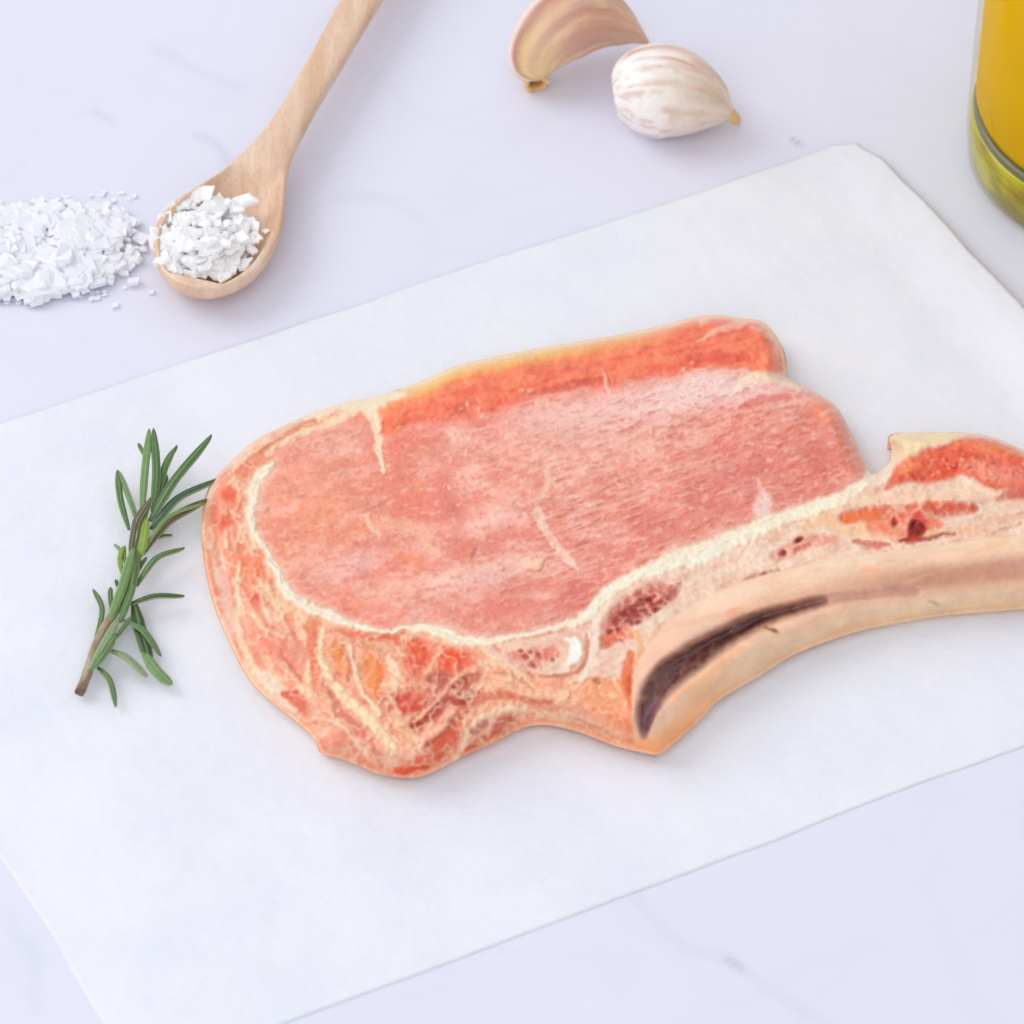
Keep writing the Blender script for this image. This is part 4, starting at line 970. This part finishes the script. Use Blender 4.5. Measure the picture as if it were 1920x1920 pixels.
def mixc(a, b, m): return a*(1-m[..., None])+b*m[..., None]
def garlic():
    # plump clove in front, tip to the right
    root = empty('garlic_clove', P(1245, 235, 0), 'plump unpeeled white garlic clove with its tip pointing right', 'garlic', 'unpeeled garlic cloves')
    sp = [P(1150, 178, .0098), P(1157, 177, .0099), P(1180, 174, .0101), P(1215, 172, .0103), P(1255, 174, .0101), P(1295, 184, .0090), P(1330, 197, .0070), P(1357, 211, .0048), P(1368, 217, .0040)]
    rd = [.0030, .0058, .0086, .0103, .0104, .0090, .0064, .0032, .0018]
    def sec(t, a): return 1+0.035*np.cos(2*a+0.6)+0.05*np.maximum(0, np.cos(a-2.2))**6+0.008*np.sin(9*a+4*t)
    def colr(t, a):
        x = a*9.5; n = fbm(np.full_like(a, t*2.2), np.cos(a)*5+np.sin(a)*7, 0.5, 200, 4); n2 = fbm(np.full_like(a, t*6)+np.cos(a)*2, a*9, 1.0, 205, 4)
        c = np.tile(lin((236, 218, 206)), (len(a), 1))
        c = mixc(c, lin((250, 247, 244)), sstep(0.55, 0.25, np.abs(t-0.12)+0*a)*0.9)
        c = mixc(c, lin((218, 190, 172)), sstep(0.5, 0.68, n2)*0.7)
        c = mixc(c, lin((206, 196, 176)), sstep(0.5, 0.75, n)*0.45*sstep(0.3, 0.6, t+0*a))
        # rust streaks
        for a0, w_, t0, t1, al in ((1.95, 0.10, 0.22, 0.52, 0.85), (1.55, 0.05, 0.30, 0.62, 0.5), (4.9, 0.14, 0.0, 0.22, 0.8), (2.5, 0.12, 0.0, 0.14, 0.75), (0.9, 0.05, 0.35, 0.7, 0.35), (3.3, 0.1, 0.02, 0.2, 0.3)):
            dd = np.abs((a-a0-0.25*(n-0.5)+math.pi) % (2*math.pi)-math.pi)
            m = np.exp(-(dd/w_)**2)*al*float(sstep(t0-0.05, t0+0.05, np.array(t))*sstep(t1+0.12, t1-0.1, np.array(t)))*(0.4+1.2*n2)
            c = mixc(c, lin((204, 148, 116)), np.clip(m, 0, 1))
        ed = float(sstep(0.075, 0.0, np.array(t)))
        c = mixc(c, lin((224, 168, 124)), np.full_like(a, ed)*0.9)
        c = mixc(c, lin((228, 196, 140)), np.full_like(a, float(sstep(0.88, 1.0, np.array(t))))*0.8)
        return c
    sweep('clove_body', sp, rd, sec, colr, root, M_GARLIC)
    def tipc(t, a): return np.tile(lin((226, 196, 146)), (len(a), 1))*(0.8+0.4*fbm(a*6, a*0+t*4, 1, 210, 2))[:, None]
    sweep('tip', [P(1364, 214, .0042), P(1373, 219, .0036), P(1380, 226, .0026), P(1385, 232, .0014)], [.0019, .0014, .0012, .0005], lambda t, a: 1+0.2*np.sin(3*a+t*3), tipc, root, M_GARLIC, na=18)
    # curved clove behind, root end towards the viewer
    root = empty('garlic_clove', P(1000, 165, 0), 'curved tan and purple garlic clove behind, with its cut root end facing the viewer', 'garlic', 'unpeeled garlic cloves')
    sp = [P(1001, 152, .0026), P(1000, 140, .0036), P(1000, 118, .0066), P(1014, 88, .0100), P(1044, 58, .0124), P(1084, 40, .0128), P(1126, 40, .0110), P(1162, 52, .0080), P(1190, 65, .0045), P(1214, 80, .0018)]
    rd = [.0021, .0038, .0060, .0076, .0088, .0088, .0072, .0048, .0024, .0006]
    A_R = 1.72   # ridge angle between the pale outer side and the tan face
    def sec2(t, a):
        k = math.sin(min(1, max(0, t))*math.pi)**0.5
        r = 1-0.16*k*np.maximum(0, np.cos(a-5.3))**1.5+0.10*k*np.maximum(0, np.cos(a-A_R))**10-0.06*k*np.maximum(0, np.cos(a-0.9))**3+0.08*k*np.maximum(0, np.cos(a+0.5))**12
        return r+0.012*np.sin(11*a+3*t)
    def col2(t, a):
        n = fbm(np.full_like(a, t*3), a*3, 1.0, 220, 4); n2 = fbm(np.full_like(a, t*4), a*13, 1.0, 225, 3)
        face = ((a < A_R) | (a > 4.9)).astype(float)
        c = np.tile(lin((242, 228, 212)), (len(a), 1))
        fc = mixc(np.tile(lin((230, 192, 164)), (len(a), 1)), lin((198, 152, 146)), sstep(0.42, 0.60, n)*0.85*float(sstep(0.95, 0.5, np.array(t))))
        fc = mixc(fc, lin((222, 176, 126)), sstep(0.45, 0.75, n2)*0.4)
        fc = mixc(fc, lin((236, 208, 146)), np.full_like(a, float(sstep(0.50, 0.15, np.array(t))))*0.85)
        c = mixc(c, fc, sstep(A_R+0.12, A_R-0.1, a)*1.0+(a > 4.9))
        d = np.abs(a-A_R); c = mixc(c, lin((178, 112, 98)), np.exp(-(d/0.16)**2)*0.8*float(sstep(0.08, 0.25, np.array(t))))
        for a0, w_ in ((0.75, 0.08), (0.15, 0.07), (5.8, 0.1), (1.4, 0.05)):
            dd = np.abs((a-a0-0.3*(n-0.5)-0.25*t+math.pi) % (2*math.pi)-math.pi)
            c = mixc(c, lin((196, 134, 90)), np.exp(-(dd/w_)**2)*0.40*float(sstep(0.3, 0.6, np.array(t))))
        c = mixc(c, lin((226, 178, 122)), np.full_like(a, float(sstep(0.14, 0.0, np.array(t))))*0.9)
        return np.clip(c, 0, 0.95)
    sweep('clove_body', sp, rd, sec2, col2, root, M_GARLIC)
    # root plate: a small ring with a dark hollow
    c0 = P(1004, 154, .0026); d = np.array([-0.12, 0.85, 0.10]); d /= np.linalg.norm(d)
    side = np.cross(d, (0, 0, 1)); side /= np.linalg.norm(side); up = np.cross(side, d)
    V = []; C = []; prof = [(r_*1.35, h_*1.2) for r_, h_ in [(0.0019, 0.0008), (0.0023, 0.0), (0.0022, -0.0007), (0.0016, -0.0010), (0.0012, -0.0004), (0.0010, 0.0006), (0.0002, 0.0009)]]
    for j, (r, h) in enumerate(prof):
        for k in range(24):
            a = k*2*math.pi/24; rr = r*(1+0.10*math.sin(3*a+1)+0.05*math.sin(7*a))
            p = c0+d*(h-0.0002*math.sin(5*a))+rr*(math.cos(a)*side+math.sin(a)*up*0.85); p[2] = max(p[2], 0.0002); V.append(p)
            C.append(lin([(230, 186, 130), (240, 204, 148), (244, 212, 158), (232, 190, 134), (216, 164, 108), (180, 126, 80), (150, 98, 62)][j]))
    f = []
    for j in range(len(prof)-1):
        for k in range(24): f.append((j*24+k, j*24+(k+1) % 24, (j+1)*24+(k+1) % 24, (j+1)*24+k))
    f.append(tuple((len(prof)-1)*24+k for k in range(24)))
    mesh_obj('root_plate', V, f, M_GARLIC, root, C)
garlic()

# ------------------------------------------------------------------ oil bottle
def bottle():
    c = P(2112, 302, 0)
    root = empty('oil_bottle', c, 'clear glass bottle of yellow olive oil standing at the right edge', 'bottle')
    def lathe(name, prof, mat, n=128):
        V = []
        for r, z in prof:
            r = r*1.065
            for k in range(n):
                a = 2*math.pi*k/n; V.append((c[0]+r*math.cos(a), c[1]+r*math.sin(a), z))
        f = []
        for j in range(len(prof)-1):
            for k in range(n):
                f.append((j*n+k, j*n+(k+1) % n, (j+1)*n+(k+1) % n, (j+1)*n+k))
        return mesh_obj(name, V, f, mat, root)
    R = 0.0352
    outer = [(0.0001, 0.0028), (0.020, 0.0022), (0.029, 0.0010), (0.0315, 0.0005), (0.0332, 0.0008), (0.0345, 0.0024), (0.0348, 0.0055), (R, 0.009), (R, 0.03), (R-0.0004, 0.06), (R-0.0008, 0.15), (0.033, 0.162), (0.027, 0.172), (0.018, 0.184), (0.0145, 0.195), (0.014, 0.23), (0.0155, 0.232), (0.0155, 0.238), (0.0125, 0.239)]
    lathe('glass', outer, M_GLASS)
    I = R-0.0006
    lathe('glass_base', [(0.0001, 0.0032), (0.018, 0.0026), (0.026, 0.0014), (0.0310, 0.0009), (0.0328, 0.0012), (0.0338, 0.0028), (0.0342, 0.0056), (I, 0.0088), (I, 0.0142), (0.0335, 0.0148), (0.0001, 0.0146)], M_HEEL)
    lathe('refraction_ring', [(0.0280, 0.0149), (0.0336, 0.0149), (I-0.0004, 0.0152), (I-0.0004, 0.0161), (0.0333, 0.0167), (0.0280, 0.0167)], M_LINE)  # added ring that imitates the dark refraction line above the base
    lathe('oil', [(0.0001, 0.0168), (0.0320, 0.0168), (0.0332, 0.0174), (0.0339, 0.0195), (0.0336, 0.06), (0.0330, 0.140), (0.0001, 0.140)], M_OIL)
bottle()

# ------------------------------------------------------------------ rosemary
def rosemary():
    root = empty('rosemary_sprig', P(200, 1180, ZP), 'small green rosemary sprig lying on the paper left of the chop', 'herb')
    Z = lambda x, y: (120+x/3.368, 780+y/3.368)
    stem = [(98, 1748, 1.2), (150, 1620, 1.6), (190, 1480, 1.9), (270, 1320, 2.3), (350, 1200, 2.6), (420, 1090, 2.8), (458, 960, 3.0), (470, 810, 3.2), (500, 660, 3.4), (550, 520, 3.6)]
    pts = [P(*Z(x, y), ZP+z*0.001) for x, y, z in stem]; rad = [.0011, .0010, .0010, .0010, .0009, .0009, .0008, .0007, .0006, .0004]
    def cs(t, a):
        n = fbm(np.full_like(a, t*20), a*3, 1.0, 300, 3)
        c = mixc(np.tile(lin((178, 164, 138)), (len(a), 1)), lin((150, 122, 100)), sstep(0.4, 0.65, n))
        c = mixc(c, lin((110, 124, 66)), np.full_like(a, float(sstep(0.35, 0.8, np.array(t)))*0.7))
        c = mixc(c, lin((96, 66, 50)), np.full_like(a, float(sstep(0.06, 0.0, np.array(t)))*0.8))
        return c
    sweep('stem', pts, rad, lambda t, a: 1+0.1*np.sin(4*a+t*30), cs, root, M_LEAF, na=14)
    G = {'d': (62, 92, 54), 'm': (88, 122, 72), 'l': (122, 158, 96), 't': (72, 104, 84), 'p': (104, 92, 74), 'y': (140, 168, 56), 'g': (150, 168, 130), 'w': (186, 198, 168)}
    # (points in the sprig's own sketch frame, width, height at base/mid/tip in mm, colour, lighter margin, roll)
    LV = [([(490, 625), (508, 350), (538, 78)], 44, (3.5, 6.5, 8), 'l', 0.1), ([(560, 600), (585, 350), (566, 75)], 48, (3.5, 6, 8), 'm', -0.2),
          ([(520, 270), (495, 215), (468, 170)], 24, (3, 4, 5), 'l', 0), ([(590, 520), (632, 320), (690, 205)], 44, (3.5, 5, 5.5), 'm', 0.2), ([(650, 330), (680, 240), (714, 182)], 24, (3.5, 4, 4.5), 'd', 0.2),
          ([(540, 660), (690, 400), (932, 115)], 58, (4, 7.5, 8.5), 'm', 0.15), ([(545, 710), (710, 510), (968, 392)], 62, (3.5, 5.5, 5), 't', 0.3),
          ([(495, 870), (660, 660), (905, 525)], 46, (3.2, 4.5, 4), 'p', -0.5), ([(500, 850), (650, 635), (890, 545)], 26, (3.6, 5.2, 4.6), 'l', 0.2),
          ([(460, 640), (405, 500), (345, 345)], 34, (3.5, 4, 3), 'w', 0.3), ([(412, 715), (358, 520), (338, 338)], 38, (3.5, 4.5, 3.5), 'm', -0.2), ([(450, 650), (410, 520), (348, 350)], 20, (3.8, 4.6, 3.6), 'l', 0),
          ([(432, 760), (462, 640), (548, 518)], 44, (3.8, 5.5, 6), 'p', 0.1), ([(585, 770), (630, 750), (685, 748)], 22, (2.5, 3, 2), 'd', 0),
          ([(455, 1070), (580, 890), (762, 828)], 42, (3, 5, 3.5), 'm', 0.15), ([(465, 985), (490, 930), (522, 888)], 22, (3, 3.5, 3.5), 'd', 0),
          ([(398, 1190), (570, 1128), (762, 1132)], 40, (3, 3.8, 2.2), 'd', 0.1), ([(372, 1010), (352, 900), (372, 822)], 28, (3, 4, 4.5), 'y', 0), ([(395, 960), (380, 880), (384, 815)], 22, (3, 3.6, 4), 'y', 0), ([(358, 870), (345, 830), (315, 806)], 20, (2.5, 3, 3), 'g', 0),
          ([(285, 1290), (365, 1080), (440, 825)], 50, (3.2, 5.2, 5.6), 'l', -0.15), ([(365, 1250), (428, 1040), (452, 830)], 56, (3.2, 4.6, 5), 'm', 0.1), ([(300, 1230), (292, 1130), (294, 1078)], 28, (2.4, 2.6, 2), 'm', 0), ([(345, 1080), (332, 1050), (328, 1030)], 20, (2.6, 3, 3), 'd', 0),
          ([(192, 1425), (240, 1220), (182, 1090)], 30, (2, 3, 2), 'm', 0.1), ([(445, 1180), (480, 1330), (548, 1560)], 72, (3, 2.4, 1.4), 'd', 0.1), ([(365, 1280), (500, 1345), (615, 1515)], 36, (3, 3.8, 2.2), 'm', 0.1),
          ([(500, 1480), (585, 1600), (682, 1690)], 62, (1.6, 2.6, 1.8), 'l', 0), ([(285, 1470), (400, 1512), (528, 1640)], 54, (2.6, 3, 1.6), 'g', 0.35), ([(210, 1580), (290, 1665), (328, 1835)], 32, (2, 2.4, 1.0), 'm', 0),
          ([(160, 1610), (250, 1440), (345, 1270)], 46, (2.4, 4.2, 4), 'g', -0.1), ([(165, 1600), (245, 1500), (325, 1370)], 50, (2.6, 4.4, 4), 'm', 0.2), ([(325, 1400), (375, 1330), (426, 1262)], 26, (3, 3.6, 3.6), 'm', 0),
          ([(470, 900), (500, 780), (520, 640)], 50, (3.4, 4.8, 5), 'y', 0.1), ([(420, 900), (430, 780), (450, 660)], 34, (3.4, 4.8, 5), 'p', 0), ([(350, 1300), (395, 1180), (440, 1060)], 40, (3.2, 4.4, 4.6), 'm', 0), ([(580, 560), (610, 440), (640, 360)], 60, (3, 4, 4), 'd', 0)]
    rr = random.Random(3)
    for pl, wd, hz, ck, roll in LV:
        q = catmull([(*Z(x, y), ZP*1000+h) for (x, y), h in zip(pl, hz)], 9, False); n = len(q)
        w3 = P(q[:, 0], q[:, 1], q[:, 2]*0.001)
        nc = 9; V = []; C = []
        base = 0.85*lin(G[ck])*rr.uniform(0.9, 1.12)
        for i in range(n):
            d = w3[min(i+1, n-1)]-w3[max(i-1, 0)]; d /= np.linalg.norm(d)
            side = np.cross(d, (0, 0, 1)); side /= np.linalg.norm(side); up = np.cross(side, d)
            cr, srl = math.cos(roll), math.sin(roll); side, up = side*cr+up*srl, up*cr-side*srl
            t = i/(n-1)
            prof = min(1, (0.45+1.6*t))*min(1, ((1-t)/0.26+0.01))**0.5
            hw = wd/3.368/F*DIST*0.5*prof*1.15
            for j in range(nc):
                s = -1+2*j/(nc-1)
                arch = -0.42*abs(s)**2.4-(0.30 if j == nc//2 else 0)
                V.append(w3[i]+side*hw*s+up*hw*arch)
                cc = base*(0.92 if abs(s) < 0.2 else 1.0)
                if abs(s) > 0.9: cc = base*0.35+lin((160, 190, 118))*0.65
                elif j == nc//2: cc = base*0.45+lin((168, 196, 130))*0.55
                tipm = float(sstep(0.93, 1.0, np.array(t)))*0.5
                cc = cc*(1-tipm)+lin((96, 82, 50))*tipm
                C.append(cc)
        m = len(V)     # underside, pale
        for i in range(n):
            for j in range(nc):
                V.append(V[i*nc+j]-np.array([0, 0, 0.00028]) ); C.append(lin((176, 188, 158)))
        f = []
        for i in range(n-1):
            for j in range(nc-1):
                a = i*nc+j; f.append((a, a+1, a+nc+1, a+nc)); f.append((a+m+nc, a+nc+1+m, a+1+m, a+m))
            a = i*nc; f.append((a, a+nc, a+nc+m, a+m)); a = i*nc+nc-1; f.append((a+m, a+nc+m, a+nc, a))
        for j in range(nc-1):
            f.append((j+m, j+1+m, j+1, j)); a = (n-1)*nc+j; f.append((a, a+1, a+1+m, a+m))
        V = np.array(V); V[:, 2] = np.maximum(V[:, 2], ZP+0.0001)
        mesh_obj('leaf', V, f, M_LEAF, root, np.array(C))
rosemary()
